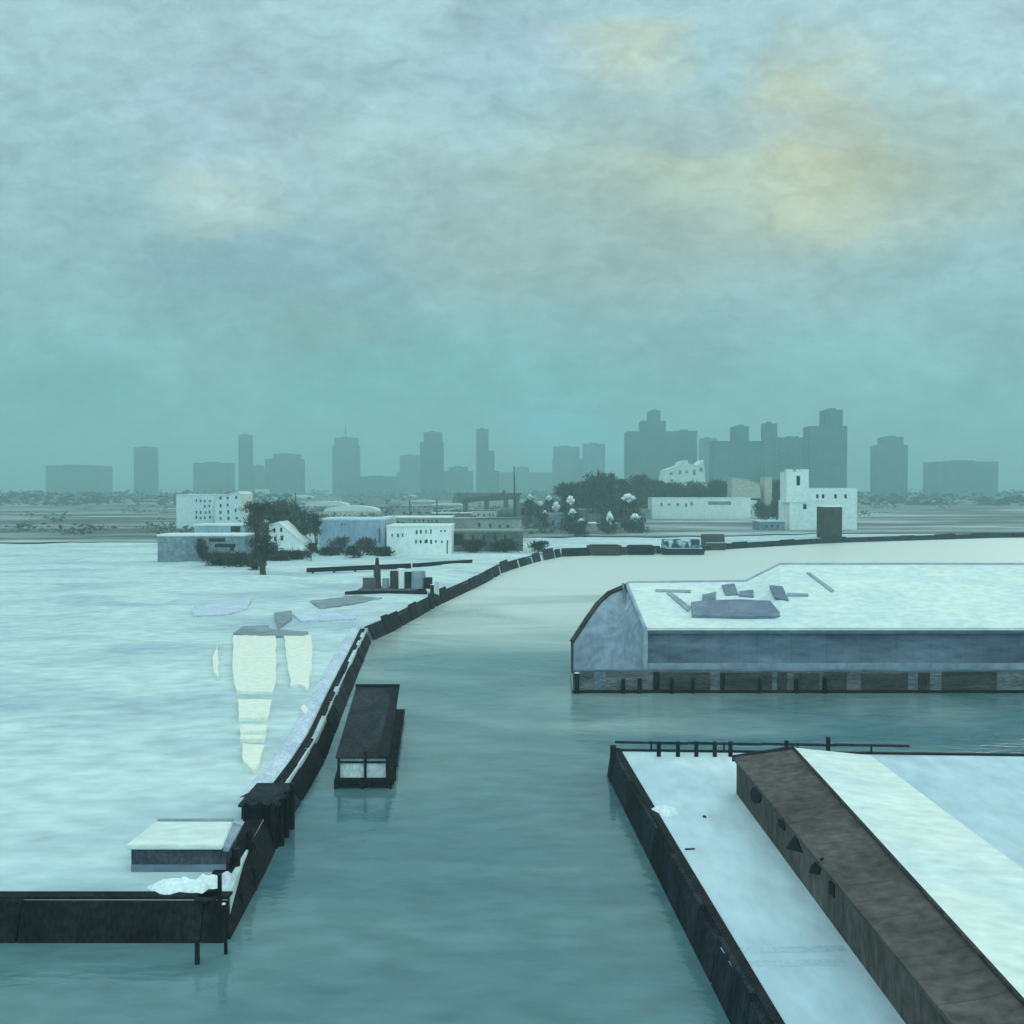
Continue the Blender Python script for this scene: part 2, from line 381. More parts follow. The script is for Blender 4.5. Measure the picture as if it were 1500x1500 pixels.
def sub(pts, n=2):                            # denser polyline
    o = []
    for a, b in zip(pts, pts[1:]):
        for k in range(n): o.append((a[0] + (b[0] - a[0]) * k / n, a[1] + (b[1] - a[1]) * k / n))
    return o + [pts[-1]]
bulkhead('black timber wall along the near left yard, facing the camera', [(-80, 62.5), (-17.7, 62.5)], ZL, BAT, (3, 5), ('tar',), 'tar', .1, .05, 0, .9, 3)
bulkhead('black timber wall beside the snowed-in shed at bottom left', [(-17.6, 62.9), (-18.1, 74.5), (-18.4, 78.6)], ZL, BAT, (3, 5), ('tar',), 'tar', .1, .05, 0, 1.2, 4)
bulkhead('long leaning timber wall on the left bank beside the floating boathouse', [(-18.75, 84.6), (-18.9, 96), (-19.3, 106), (-21, 126), (-22.5, 145), (-24.4, 170), (-25.7, 186)], ZL, BAT + .5,
         (3, 6), ('tar', 'tar2', 'tar2'), 'core', .3, .5, 1.8, .5, 5, berm=2.2)
bulkhead('ragged dark timber wall round the bend below the work platform', [(-25.6, 187.5), (-23.2, 200), (-17.6, 244), (-8.7, 296)], ZL, BAT, (3, 8), ('tar', 'tar2', 'tar'), 'core', 1.3, 1.8, 1.2, .8, 6)
bulkhead('thick black timber wall with snow gaps after the bend', [(-8.5, 297), (-2.7, 341), (9.6, 389), (20, 417)], ZL, BAT, (8, 17), ('tar', 'tar', 'tar2'), 'berm', 2.0, 5, .6, 1.2, 8)
bulkhead('straight black wall in broken lengths across the far bank', [(20.5, 418.4), (35, 425), (60, 434), (80, 452)], ZL, BAT, (10, 16), ('tar', 'tar3'), 'core', 1.7, 4.5, 0, 1.0, 12)
bulkhead('thin dark wall running off right along the far bank', [(80.5, 452.6), (100, 470), (163, 522), (335, 607)], ZL, BAT, (9, 20), ('tar2', 'tar'), 'tar2', .8, .6, .4, 1.5, 9)
# right hand quay
def quaywall(label, base, z, seed, step, over=.25):
    return bulkhead(label, base, z, .5, step, ('tar', 'tar2', 'tar2'), 'tar2', over, .12, .3, .55, seed)
b = [(9.45, 99.3), (10.7, 72), (12.0, 45), (13.3, 5)]
bulkhead('long dark timber wall on the canal side of the right quay', b[::1], ZQ, .5, (3.5, 6.5), ('tar', 'tar2', 'tar2'), 'tar2', .25, .12, .3, .55, 11)
bulkhead('low dark timber wall between the right quay and the inlet', [(420, 93), (60, 97.2), (9.6, 99.62)], ZQ, .5, (4, 8), ('tar',), 'tar2', .05, .1, .2, .45, 12)

# timber crib where the wall steps
t = thing('timber_crib', 'tall black timber crib at the step in the left canal wall', 'timber crib', (-19, 81, 0))
MB().box(-21.0, -18.25, 78.9, 84.4, -1, 3.3).build('crib_body', 'tar', t)
MB().box(-21.2, -18.05, 78.7, 84.6, 3.3, 3.5).build('crib_top', 'tar2', t)
for x in (-20.6, -19.5, -18.5): MB().tube((x, 78.6, -1), (x, 78.6, 3.7), .2).build('pile', 'tar', t)
for y in (79.6, 81.5, 83.5): MB().tube((-18.05, y, -1), (-18.05, y, 3.7), .2).build('pile', 'tar', t)

# ------------------------------------------------------------------ posts
def post(label, px, py, h=1.6, r=.16, z=ZQ, below=0.0, lean=(0, 0), group='black timber mooring posts', D=None, m='tar'):
    p = W(px, py, z) if D is None else P(px, py, D)
    t = thing('mooring_post', label, 'post', p, group)
    a = Vector((p.x, p.y, p.z - below)); b_ = Vector((p.x + lean[0], p.y + lean[1], p.z + h))
    MB().tube(a, b_, r * 1.1, r, 10).build('shaft', m, t)
    MB().tube(b_, b_ + Vector((0, 0, .07)), r * 1.25, r * .9, 10).build('post_cap', 'snow_roof' if h > 2 else 'tar2', t)
    return t
ords = ['first', 'second', 'third', 'fourth', 'fifth', 'sixth', 'seventh', 'eighth', 'ninth']
# on the inlet edge of the right quay
post('tall black corner post where the right quay meets canal and inlet', 898, 1122, 1.9, .28, 1.6, 2.4)
for i, px in enumerate((965, 993, 1020, 1047, 1070)):
    p = W(px, 1108, ZQ); y = 99.1 - (p.x - 10) * .048
    t = post(f'short black post on the inlet rail, {ords[i]} from the quay corner', px, 1108, 1.35, .2, ZQ, .5)
post('short black post on the inlet rail at the dark shed roof', 1152, 1109, 1.5, .2, ZQ, .5)
post('short black post on the inlet rail beyond the snowy shed roof', 1213, 1110, 1.9, .2, ZQ, .5)
# rail between them
t = thing('quay_rail', 'thin dark timber rail along the inlet edge of the right quay', 'rail', (10, 98.6, ZQ))
for x0, x1 in ((10, 17), (17, 24), (24, 31), (31, 38)):
    MB().hexa([(x0, 98.72 - (x0 - 10) * .048, ZQ + .75), (x1, 98.72 - (x1 - 10) * .048, ZQ + .70), (x1, 98.86 - (x1 - 10) * .048, ZQ + .70), (x0, 98.86 - (x0 - 10) * .048, ZQ + .75),
               (x0, 98.72 - (x0 - 10) * .048, ZQ + .98), (x1, 98.72 - (x1 - 10) * .048, ZQ + .93), (x1, 98.86 - (x1 - 10) * .048, ZQ + .93), (x0, 98.86 - (x0 - 10) * .048, ZQ + .98)]).build('rail_beam', 'tar2', t)
for x in (13.5, 20.5, 27.5, 34.5): MB().box(x - .08, x + .08, 98.87 - (x - 10) * .048, 99.0 - (x - 10) * .048, ZQ, ZQ + .95).build('rail_post', 'tar2', t)
# on the near left wall
post('black post on the left wall beside the crib', 365, 1243, 1.3, .24, ZL, .3)
post('thick black post behind the shed corner on the left wall', 346, 1268, 1.2, .26, ZL, .3)
post('thin black post by the snow heap near the left corner', 322, 1322, 1.7, .13, ZL, .3)
post('thin black pile leaning in the water below the left wall', 376, 1304, 1.6, .1, 0, 1, (-.2, 0))
post('thin short pile in the water under the shed wall', 357, 1334, 1.2, .1, 0, 1, (-.15, 0))
post('long thin pile standing in the water at the left corner', 332, 1397, 3.0, .1, 0, 1, (-.15, 0))
post('dark broken pile in the water at the left edge', 289, 1412, 1.5, .14, 0, 1)
# on the quay wall of the big shed
for i, (px, h, r_) in enumerate(((845, 1.9, .3), (913, 1.0, .26), (937, 1.1, .28), (984, 1.0, .24), (1015, 1.0, .22), (1113, 1.1, .24), (1167, 1.1, .24), (1208, 1.2, .28))):
    p = P(px, 1020, 139.1)
    q = post(f'black pile against the big shed quay, {ords[i]} from its canal corner', px, 1015, h + .6, r_, 0, 1.0, D=139.0)
    q.location.z = 0.3; 

# ------------------------------------------------------------------ big slate shed on the pier
t = thing('warehouse', 'large slate blue waterside shed with snow on its long roof', 'warehouse', (18.5, 140.5, ZP))
YF = 140.6; XR = 128
N0 = Vector((18.5, YF, ZP)); N1 = Vector((18.55, YF, 8.6))
L0 = Vector((8.9, 151, ZP)); L1 = Vector((8.9, 151, 5.3))
C1 = P(863, 902, 154); C2 = P(892, 869, 158); A = P(920, 857, 161)
K1 = P(875, 885, 156)
RB0 = Vector((18, 184, ZP)); RB1 = Vector((18, 184, 8.4))
RX1, RX2 = 37.0, 43.0
r0 = A.copy(); r1 = Vector((RX1, 162, A.z + .1)); r2 = Vector((RX2, 164, 15.4)); r3 = Vector((XR, 164, 15.4))
E0, E1, E2, E3 = N1, Vector((RX1, YF, 8.6)), Vector((RX2, YF, 8.6)), Vector((XR, YF, 8.6))
# walls: long front
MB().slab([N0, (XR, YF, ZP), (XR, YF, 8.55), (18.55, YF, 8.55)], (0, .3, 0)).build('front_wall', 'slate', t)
# lighter sill band under the cladding, proud of the wall
MB().box(18.6, XR, YF - .12, YF - .005, 2.4, 3.9).build('plinth_band', 'slate_light', t)
# slanting hipped end facing the canal
ctr = (L0 + N0 + A) / 3 + Vector((-.3, -.3, 1.2))
ring = [L0, N0, N1, A, C2, K1, C1, L1]
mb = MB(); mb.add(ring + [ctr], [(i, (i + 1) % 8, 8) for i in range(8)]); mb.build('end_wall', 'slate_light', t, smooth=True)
mb = MB(); mb.add([L0, L1, C1, K1, C2, A, RB1, RB0], [(0, 1, 7), (1, 2, 7), (2, 3, 6, 7), (3, 4, 6), (4, 5, 6)]); mb.build('rear_end_wall', 'slate', t)
MB().slab([RB0, (XR, 184, ZP), (XR, 184, 8.4), RB1], (0, -.3, 0)).build('rear_wall', 'slate', t)
# snow roof
ov = Vector((0, -.5, -.12))
mb = MB()
th = Vector((0, 0, .38))
top = [r0, r1, r2, r3]; eav = [E0 + ov, E1 + ov, E2 + ov, E3 + ov]; rear = [RB1 + Vector((0, .5, 0)), Vector((RX1, 184.5, 8.4)), Vector((RX2, 184.5, 8.4)), Vector((XR, 184.5, 8.4))]
vs = [p + th for p in eav] + [p + th for p in top] + [p + th for p in rear] + [p.copy() for p in eav] + [p.copy() for p in top] + [p.copy() for p in rear]
fs = []
for i in range(3):
    fs += [(i, i + 1, 4 + i + 1, 4 + i), (4 + i, 5 + i, 9 + i, 8 + i), (12 + i, 16 + i, 17 + i, 13 + i), (16 + i, 20 + i, 21 + i, 17 + i), (i, 12 + i, 13 + i, i + 1), (8 + i, 9 + i, 21 + i, 20 + i)]
fs += [(0, 4, 16, 12), (4, 8, 20, 16), (3, 15, 19, 7), (7, 19, 23, 11)]
mb.add(vs, fs); mb.build('snow_roof', 'snow_roof', t)
# fascia, corner and rim trims
MB().box(18.7, XR, YF - .62, YF - .5, 8.05, 8.45).build('eave_fascia', 'slate', t)
mb = MB(); off = Vector((-.15, -.25, .05))
for a, b_ in ((N0, N1), (N1, A)): mb.tube(a + off, b_ + off, .32, .32, 8)
mb.build('corner_trim', 'trim', t)
mb = MB(); off2 = Vector((-.9, -.7, .3))
mb.tube(Vector((17.3, YF - .1, ZP)) + Vector((0, .9, 0)), A + off2, .16, .16, 8); mb.build('corner_batten', 'slate', t)
mb = MB()
seq = [L0, L1, C1, K1, C2, A]
for k, (a, b_) in enumerate(zip(seq, seq[1:])):
    mb.tube(a, b_, .16 if k == 0 else .38, .42 if k else .2, 8)
mb.build('end_rim', 'tar3', t)
mb = MB(); up = Vector((0, 0, .42))
for a, b_ in ((r0, r1), (r1, r2), (r2, r3)): mb.tube(a + up, b_ + up, .22, .22, 8)
mb.build('ridge_trim', 'trim', t)
# things let into the roof
pa, pb, pc = eav[0] + th, r1 + th, eav[1] + th
def roofpoly(name, poly, h, m):
    pts = [onplane(x, y, pa, pb, pc) for x, y in poly]
    nrm = (pb - pa).cross(pc - pa).normalized(); nrm = nrm if nrm.z > 0 else -nrm
    return MB().slab([p - nrm * .1 for p in pts], nrm * (h + .1)).build(name, m, t)
roofpoly('long_skylight', [(1012, 886), (1030, 883), (1085, 881.5), (1140, 884), (1142.5, 906), (1090, 907), (1014, 905)], .4, 'skylight')
roofpoly('small_skylight', [(1057, 859), (1076, 857), (1081, 872), (1063, 873)], .25, 'skylight')
roofpoly('small_skylight', [(1083, 868), (1103, 866), (1104, 876), (1082, 874)], .25, 'skylight')
roofpoly('small_skylight', [(1029, 873), (1049, 869), (1048, 879), (1028, 882)], .25, 'skylight')
pa, pb, pc = eav[2] + th, r3 + th, eav[3] + th
roofpoly('small_skylight', [(1127, 859), (1146, 861), (1155, 881), (1135, 877)], .25, 'skylight')
roofpoly('roof_pipe', [(1153, 870), (1184, 871), (1184, 874), (1153, 874)], .2, 'conduit')
roofpoly('roof_pipe', [(1181, 840), (1186, 840), (1222, 866), (1218, 868)], .2, 'conduit')
pa, pb, pc = eav[0] + th, r1 + th, eav[1] + th
roofpoly('roof_pipe', [(960, 864.5), (1012, 866), (1012, 869), (960, 867.5)], .2, 'conduit')
roofpoly('roof_pipe', [(976, 870), (984, 869), (1011, 890), (1008, 897)], .2, 'conduit')

# quay wall in front of the shed
t = thing('quay_wall', 'brown boarded quay wall under the large slate shed', 'quay wall', (8.3, 139.5, 0))
MB().box(8.35, 420, 139.45, 139.85, -1, 2.95).build('wall_core', 'quay_brown', t)
MB().box(8.25, 420, 139.2, 139.44, -.6, .38).build('waterline_beam', 'tar', t)
MB().box(8.3, 420, 139.38, 139.9, 2.96, 3.14).build('cap_beam', 'slate', t)
for a, b_, m in ((870, 888, 'core'), (957, 966, 'tar'), (967, 1040, 'quay_dark'), (1055, 1062, 'tar'), (1063, 1131, 'quay_dark'), (1139, 1153, 'tar3'), (1163, 1200, 'quay_dark'), (1206, 1240, 'quay_dark'), (1262, 1330, 'quay_dark'), (1345, 1362, 'tar3'), (1380, 1460, 'quay_dark')):
    x0, x1 = P(a, 1000, 139.4).x, P(b_, 1000, 139.4).x
    MB().box(x0, x1, 139.36 - R.uniform(0, .04), 139.44, .42, 2.9 - R.uniform(0, .25)).build('board_panel', m, t)

# ------------------------------------------------------------------ dark shed on the right quay
t = thing('quay_shed', 'long dark brown shed with one snow-covered roof slope on the right quay', 'shed', (18.8, 85, ZQ))
XW, YA, YB = 18.75, 85.0, 18.0
ze = 5.3
MB().hexa([(XW, YB, ZQ), (29, YB, ZQ), (29, YA, ZQ), (XW, YA, ZQ), (XW, YB, ze), (29, YB, ze), (29, YA, ze), (XW, YA, ze)]).build('wall', 'shed_wall', t)
RXa, RXb = 23.6, 20.6                        # ridge drifts towards the wall as it nears the camera
zr = 5.95
vs = [(XW - .25, YB, ze - .02), (XW - .25, YA + .2, ze - .02), (RXa, YA + .2, zr), (RXb, YB, zr), (XW - .25, YB, ze + .2), (XW - .25, YA + .2, ze + .2), (RXa, YA + .2, zr + .2), (RXb, YB, zr + .2)]
MB().hexa(vs).build('dark_roof', 'shed_roof', t)
vs = [(RXb + .02, YB, zr), (RXa + .02, YA + .2, zr), (30, YA + .2, ze), (30, YB, ze), (RXb + .02, YB, zr + .34), (RXa + .02, YA + .2, zr + .34), (30, YA + .2, ze + .34), (30, YB, ze + .34)]
MB().hexa(vs).build('snow_roof', 'snow_roof', t)
MB().tube((RXa, YA + .15, zr + .25), (RXb, YB, zr + .25), .12, .12).build('ridge_board', 'tar3', t)
MB().hexa([(XW - .3, YA + .22, ze - .2), (RXa, YA + .22, zr - .15), (RXa, YA + .4, zr - .15), (XW - .3, YA + .4, ze - .2), (XW - .3, YA + .22, ze + .3), (RXa, YA + .22, zr + .45), (RXa, YA + .4, zr + .45), (XW - .3, YA + .4, ze + .3)]).build('gable_board', 'tar2', t)
# openings in the canal-side wall
def wallpt(px, py):
    d = ray(px, py); k = XW / d.x
    return Vector((XW, d.y * k, H + d.z * k))
def opening(name, poly, m='black'):
    pts = [wallpt(x, y) for x, y in poly]
    return MB().slab([p + Vector((.02, 0, 0)) for p in pts], (-.1, 0, 0)).build(name, m, t)
oval = [(1108 + 8 * math.cos(a), 1165 + 12 * math.sin(a) + 2 * math.cos(a)) for a in [2 * math.pi * k / 14 for k in range(14)]]
opening('oval_window', oval)
opening('small_window', [(1141, 1199), (1150, 1203), (1151, 1217), (1142, 1210)])
opening('triangular_vent', [(1166, 1222), (1176, 1249), (1153, 1243)])
opening('triangular_vent', [(1206, 1256), (1201, 1281), (1186, 1279), (1190, 1267)])
opening('small_window', [(1216, 1290), (1223, 1294), (1223, 1315), (1216, 1308)])

# track marks and small things on the right quay
for y in (1393, 1413):
    a, b_ = W(1055 + (y - 1393) * .6, y - 5, ZQ), W(1235, y - 8, ZQ); c, d = W(1242, y + 1, ZQ), W(1061 + (y - 1393) * .6, y + 4, ZQ)
    mb = MB().add([p + Vector((0, 0, .006)) for p in (a, b_, c, d)], [(0, 1, 2, 3)])
    tag(mb.build('wheel_track', mat('track snow', (.44, .56, .64), (.52, .63, .70), .4, .8)), kind='structure')
mb = MB(); p = W(974, 1190, ZQ); mound(mb, p.x, p.y, ZQ, 1.0, 1.1, .5, 3.3)
tag(mb.build('snow_heap', 'puff', smooth=True), 'small white snow heap on the blue quay beside the dark wall', 'snow heap')
for px, py, lab in ((1011, 1245, 'short dark stick lying flat on the middle of the right quay'), (1032, 1197, 'tiny dark stone on the snow of the right quay')):
    p = W(px, py, ZQ)
    if 'stick' in lab: o = MB().tube(p + Vector((-.35, 0, .06)), p + Vector((.35, .08, .06)), .07, .05).build('stick', 'tar2')
    else:
        mb = MB(); mound(mb, p.x, p.y, ZQ, .18, .18, .15, 2, 9, 3); o = mb.build('stone', 'tar2')
    tag(o, lab, 'stick' if 'stick' in lab else 'stone')

# ------------------------------------------------------------------ floating boathouse
t = thing('boathouse', 'charcoal roofed boathouse on a float beside the left bank', 'boathouse', (-14, 95.5, 0))
z0 = .9
FL, FR = P(498, 1136, 95.5).x, P(566, 1136, 95.5).x
Yb = 124
BLx, BRx = P(524, 1010, Yb).x, P(581, 1010, Yb).x
zt = P(530, 1107, 95.5).z; zb = P(550, 1009, Yb).z
MB().hexa([(FL - .4, 94.6, .45), (FR + .8, 94.6, .45), (BRx + .9, Yb + 1, .45), (BLx - .5, Yb + 1, .45), (FL - .4, 94.6, z0), (FR + .8, 94.6, z0), (BRx + .9, Yb + 1, z0), (BLx - .5, Yb + 1, z0)]).build('deck', 'tar', t)
MB().hexa([(FL, 95.3, z0), (FR, 95.3, z0), (FR, 95.5, z0), (FL, 95.5, z0), (FL, 95.3, zt - .05), (FR, 95.3, zt - .05), (FR, 95.5, zt - .05), (FL, 95.5, zt - .05)]).build('front_wall', 'wall_white', t)
MB().hexa([(FR - .15, 95.52, z0), (FR + .02, 95.52, z0), (BRx, Yb, z0), (BRx - .2, Yb, z0), (FR - .15, 95.52, zt - .05), (FR + .02, 95.52, zt - .05), (BRx, Yb, zb - .1), (BRx - .2, Yb, zb - .1)]).build('side_wall', 'tar', t)
MB().hexa([(FL, 95.52, z0), (FL + .2, 95.52, z0), (BLx + .2, Yb, z0), (BLx, Yb, z0), (FL, 95.52, zt - .05), (FL + .2, 95.52, zt - .05), (BLx + .2, Yb, zb - .1), (BLx, Yb, zb - .1)]).build('side_wall', 'tar2', t)
MB().hexa([(BLx, Yb - .2, z0), (BRx, Yb - .2, z0), (BRx, Yb, z0), (BLx, Yb, z0), (BLx, Yb - .2, zb - .1), (BRx, Yb - .2, zb - .1), (BRx, Yb, zb - .1), (BLx, Yb, zb - .1)]).build('rear_wall', 'tar', t)
e = .25
rf = MB().hexa([(FL - e, 94.6, zt - .04), (FR + e, 94.6, zt - .04), (BRx + e, Yb + .5, zb - .05), (BLx - e, Yb + .5, zb - .05),
           (FL - e, 94.6, zt + .16), (FR + e, 94.6, zt + .16), (BRx + e, Yb + .5, zb + .16), (BLx - e, Yb + .5, zb + .16)]).build('roof', 'roof_dark', t)
MB().hexa([(FR - .65, 94.55, zt + .17), (FR + e + .06, 94.55, zt + .05), (BRx + e + .06, Yb + .5, zb + .05), (BRx - .55, Yb + .5, zb + .17),
           (FR - .65, 94.55, zt + .26), (FR + e + .06, 94.55, zt + .20), (BRx + e + .06, Yb + .5, zb + .20), (BRx - .55, Yb + .5, zb + .26)]).build('edge_flashing', 'tar', rf)
MB().box(BLx - e - .05, BRx + e + .05, Yb + .1, Yb + .7, zb + .17, zb + .45).build('back_ridge', 'tar', rf)
for x in (FL - .05, (FL + FR) / 2 + .25, FR + .12): MB().box(x - .1, x + .1, 94.95, 95.28, -.8, zt + (.5 if abs(x - (FL + FR) / 2) < 1 else -.06)).build('corner_post', 'tar', t)
MB().box(FL, FR, 95.1, 95.28, zt - .6, zt - .45).build('lintel', 'tar2', t)
for x in (FL - .3, (FL + FR) / 2, FR + .5):
    MB().tube((x, 94.75, -1), (x, 94.75, .6), .14).build('float_pile', 'tar', t)
for k in range(6):
    f = (k + .5) / 6; MB().tube((FR + .75 + (BRx - FR) * f, 95 + (Yb - 95) * f, -1), (FR + .75 + (BRx - FR) * f, 95 + (Yb - 95) * f, 1.5), .13).build('float_pile', 'tar2', t)

# ------------------------------------------------------------------ shed and snow at bottom left
t = thing('small_shed', 'low slate shed with thick snow roof at the left edge', 'shed', (-20, 68.7, ZL))
xr = W(331, 1277, ZL).x; yf = W(331, 1277, ZL).y; zf = P(331, 1240, yf).z
yb_ = yf + 5.5; zb_ = P(345, 1209, yb_).z; xb = P(347, 1209, yb_).x
xl = -25.5
MB().hexa([(xl, yf, ZL), (xr, yf, ZL), (xb, yb_, ZL), (xl, yb_, ZL), (xl, yf, zf - .1), (xr, yf, zf - .1), (xb, yb_, zb_ - .1), (xl, yb_, zb_ - .1)]).build('wall', 'fac_dark', t)
MB().hexa([(xl - .3, yf - .35, zf - .1), (xr - .1, yf - .35, zf - .1), (xb - .35, yb_ + .3, zb_ - .1), (xl - .3, yb_ + .3, zb_ - .1),
           (xl - .3, yf - .35, zf + .22), (xr - .1, yf - .35, zf + .22), (xb - .35, yb_ + .3, zb_ + .25), (xl - .3, yb_ + .3, zb_ + .25)]).build('snow_roof', 'snow_roof', t, bevel=.08)
MB().hexa([(xr - .08, yf - .3, zf - .2), (xr + .25, yf - .3, zf - .25), (xb + .3, yb_ + .25, zb_ - .25), (xb - .33, yb_ + .25, zb_ - .1),
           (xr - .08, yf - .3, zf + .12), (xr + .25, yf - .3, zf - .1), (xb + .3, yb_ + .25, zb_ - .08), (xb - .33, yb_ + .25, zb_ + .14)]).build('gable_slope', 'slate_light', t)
MB().box(xl, xr, yf - .06, yf - .003, ZL + .02, ZL + .5).build('plinth', 'slate', t)
MB().box(xl - .2, xb - .3, yb_ + .05, yb_ + .32, zb_ + .26, zb_ + .40).build('ridge_board', 'conduit', t)
for i, (px, py, rx, ry, h, lab) in enumerate(((303, 1300, 1.0, 1.3, .7, 'rough snow heap in front of the small shed'), (262, 1303, 1.5, 1.2, .6, 'broad snow heap along the black wall at far left'), (330, 1292, .5, 1.2, .4, 'low snow heap between the shed corner and the black wall'))):
    mb = MB(); p = W(px, py, ZL); mound(mb, p.x, p.y, ZL, rx, ry, h, i * 2.7 + 1, 30, 9, .8)
    tag(mb.build('snow_heap', 'puff' if i != 2 else 'berm', smooth=True), lab, 'snow heap')

# ------------------------------------------------------------------ sunlight painted in as yellow sheets; kerbs on the left yard
def sheet(name, poly, z, h, m, label, cat, jit=1.2, group=None):
    pts = []
    rr = random.Random(len(label) * 7 + int(poly[0][0]))
    for a, b_ in zip(poly, poly[1:] + poly[:1]):
        d = math.hypot(b_[0] - a[0], b_[1] - a[1]); n = max(1, int(d / 7))
        for k in range(n):
            f = k / n
            pts.append((a[0] + (b_[0] - a[0]) * f + rr.uniform(-jit, jit), a[1] + (b_[1] - a[1]) * f + rr.uniform(-jit, jit) * .5))
    w = [W(x, y, z) for x, y in pts]
    mb = MB()
    n = len(w)
    tri = tessellate_polygon([[Vector((p.x, p.y, 0)) for p in w]])
    vs = [(p.x, p.y, z - .3) for p in w] + [(p.x, p.y, z + h) for p in w]
    fs = [tuple(n + i for i in t_) for t_ in tri] + [(i, (i + 1) % n, n + (i + 1) % n, n + i) for i in range(n)]
    mb.add(vs, fs)
    return tag(mb.build(name, m), label, cat, group)
G = 'yellow sun patches painted on the left yard'
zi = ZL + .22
sheet('sun_patch', [(342, 932), (404, 932), (404, 1004), (398, 1016), (346, 1014), (341, 985)], zi, .2, 'lit', 'largest square yellow ice sheet on the left yard under the grey kerb', 'sun patch', 1.2, G)  # patch of sunlight laid on as a cream sheet, no ice
sheet('sun_patch', [(416, 932), (457, 932), (456, 985), (450, 1012), (440, 1004), (426, 1006)], zi, .2, 'lit', 'torn yellow ice sheet right of the largest square one', 'sun patch', 1.5, G)  # sunlight patch, no ice
sheet('sun_patch', [(349, 1026), (398, 1027), (393, 1054), (350, 1054)], zi, .2, 'lit', 'yellow ice block directly below the largest square sheet', 'sun patch', 1, G)  # sunlight patch, no ice
sheet('sun_patch', [(351, 1064), (390, 1064), (390, 1073), (352, 1075)], zi, .2, 'lit', 'upper narrow yellow ice strip in the tapering row', 'sun patch', .7, G)  # strip of sunlight, no ice
sheet('sun_patch', [(352, 1079), (389, 1079), (388, 1085), (352, 1085)], zi, .2, 'lit', 'lower narrow yellow ice strip in the tapering row', 'sun patch', .5, G)  # strip of sunlight, no ice
sheet('sun_patch', [(355, 1092), (387, 1094), (380, 1120), (371, 1132), (355, 1115)], zi, .2, 'lit', 'pointed yellow ice piece ending the tapering row', 'sun patch', .8, G)  # sunlight patch, no ice
sheet('sun_patch', [(446, 1033), (452, 1042), (447, 1048), (440, 1040)], zi, .2, 'lit', 'tiny diamond of yellow ice near the canal wall', 'sun patch', .5, G)  # small diamond of sunlight, no ice
sheet('sun_patch', [(312, 965), (319, 945), (320, 995), (312, 985)], zi, .2, 'lit', 'thin yellow ice sliver at the left of the yard', 'sun patch', .8, G)  # sliver of sunlight, no ice
sheet('concrete_kerb', [(341, 928), (356, 918), (393, 917), (395, 922), (451, 926), (446, 932), (404, 932), (366, 932)], ZL + .3, .12, 'slush', 'long grey concrete kerb above the yellow ice sheets', 'kerb', .5)  # the yellow sheets below it are painted sunlight
sheet('concrete_kerb', [(402, 898), (428, 895), (427, 907), (408, 920)], ZL + .3, .14, 'slush', 'wedge-shaped grey concrete kerb beside the long one', 'kerb', .5)
sheet('slush_shade_strip', [(428, 899), (450, 892), (520, 896), (522, 906), (440, 910)], ZL + .3, .03, 'berm', 'lavender slush strip running from the kerb to the canal wall', 'slush strip', 1.2)  # shadow of the snow drifts, laid on as a coloured sheet
sheet('slush_shade_strip', [(284, 888), (366, 878), (362, 892), (330, 900), (284, 902)], ZL + .3, .03, 'berm', 'broad lavender slush patch at the left of the yard', 'slush strip', 1.2)  # drift shadow laid on as a coloured sheet, as above
sheet('slush_shade_strip', [(455, 880), (520, 872), (560, 876), (520, 884), (470, 890)], ZL + .32, .03, 'slush', 'grey slush patch in front of the work platform', 'slush strip', 1.2)

# ------------------------------------------------------------------ long black rail and work platform
a, b_ = W(449, 840, ZL), W(602, 834, ZL)
t = thing('low_barrier', 'long thin black barrier on the snow left of the work platform', 'barrier', a)
MB().hexa([a + Vector((0, 0, .3)), b_ + Vector((0, 0, .3)), b_ + Vector((0, .8, .3)), a + Vector((0, .8, .3)), a + Vector((0, 0, 1.6)), b_ + Vector((0, 0, 1.9)), b_ + Vector((0, .8, 1.9)), a + Vector((0, .8, 1.6))]).build('barrier_beam', 'tar', t)
for f in (.05, .25, .45, .65, .85):
    p = a.lerp(b_, f); MB().box(p.x - .3, p.x + .3, p.y + .85, p.y + 1.3, ZL - .5, ZL + 1.4).build('barrier_post', 'tar', t)
a, b_ = W(604, 833, ZL), W(692, 825, ZL)
t = thing('low_barrier', 'thin black barrier with a snowy top behind the work platform', 'barrier', a)
MB().hexa([a + Vector((0, 0, .1)), b_ + Vector((0, 0, .1)), b_ + Vector((0, .8, .1)), a + Vector((0, .8, .1)), a + Vector((0, 0, 1.7)), b_ + Vector((0, 0, 1.2)), b_ + Vector((0, .8, 1.2)), a + Vector((0, .8, 1.7))]).build('barrier_beam', 'tar', t)
MB().hexa([a + Vector((1, .1, 1.72)), b_ + Vector((-2, .1, 1.22)), b_ + Vector((-2, .8, 1.22)), a + Vector((1, .8, 1.72)), a + Vector((1, .1, 1.95)), b_ + Vector((-2, .1, 1.5)), b_ + Vector((-2, .8, 1.5)), a + Vector((1, .8, 1.95))]).build('snow_cap', 'snow_roof', t)

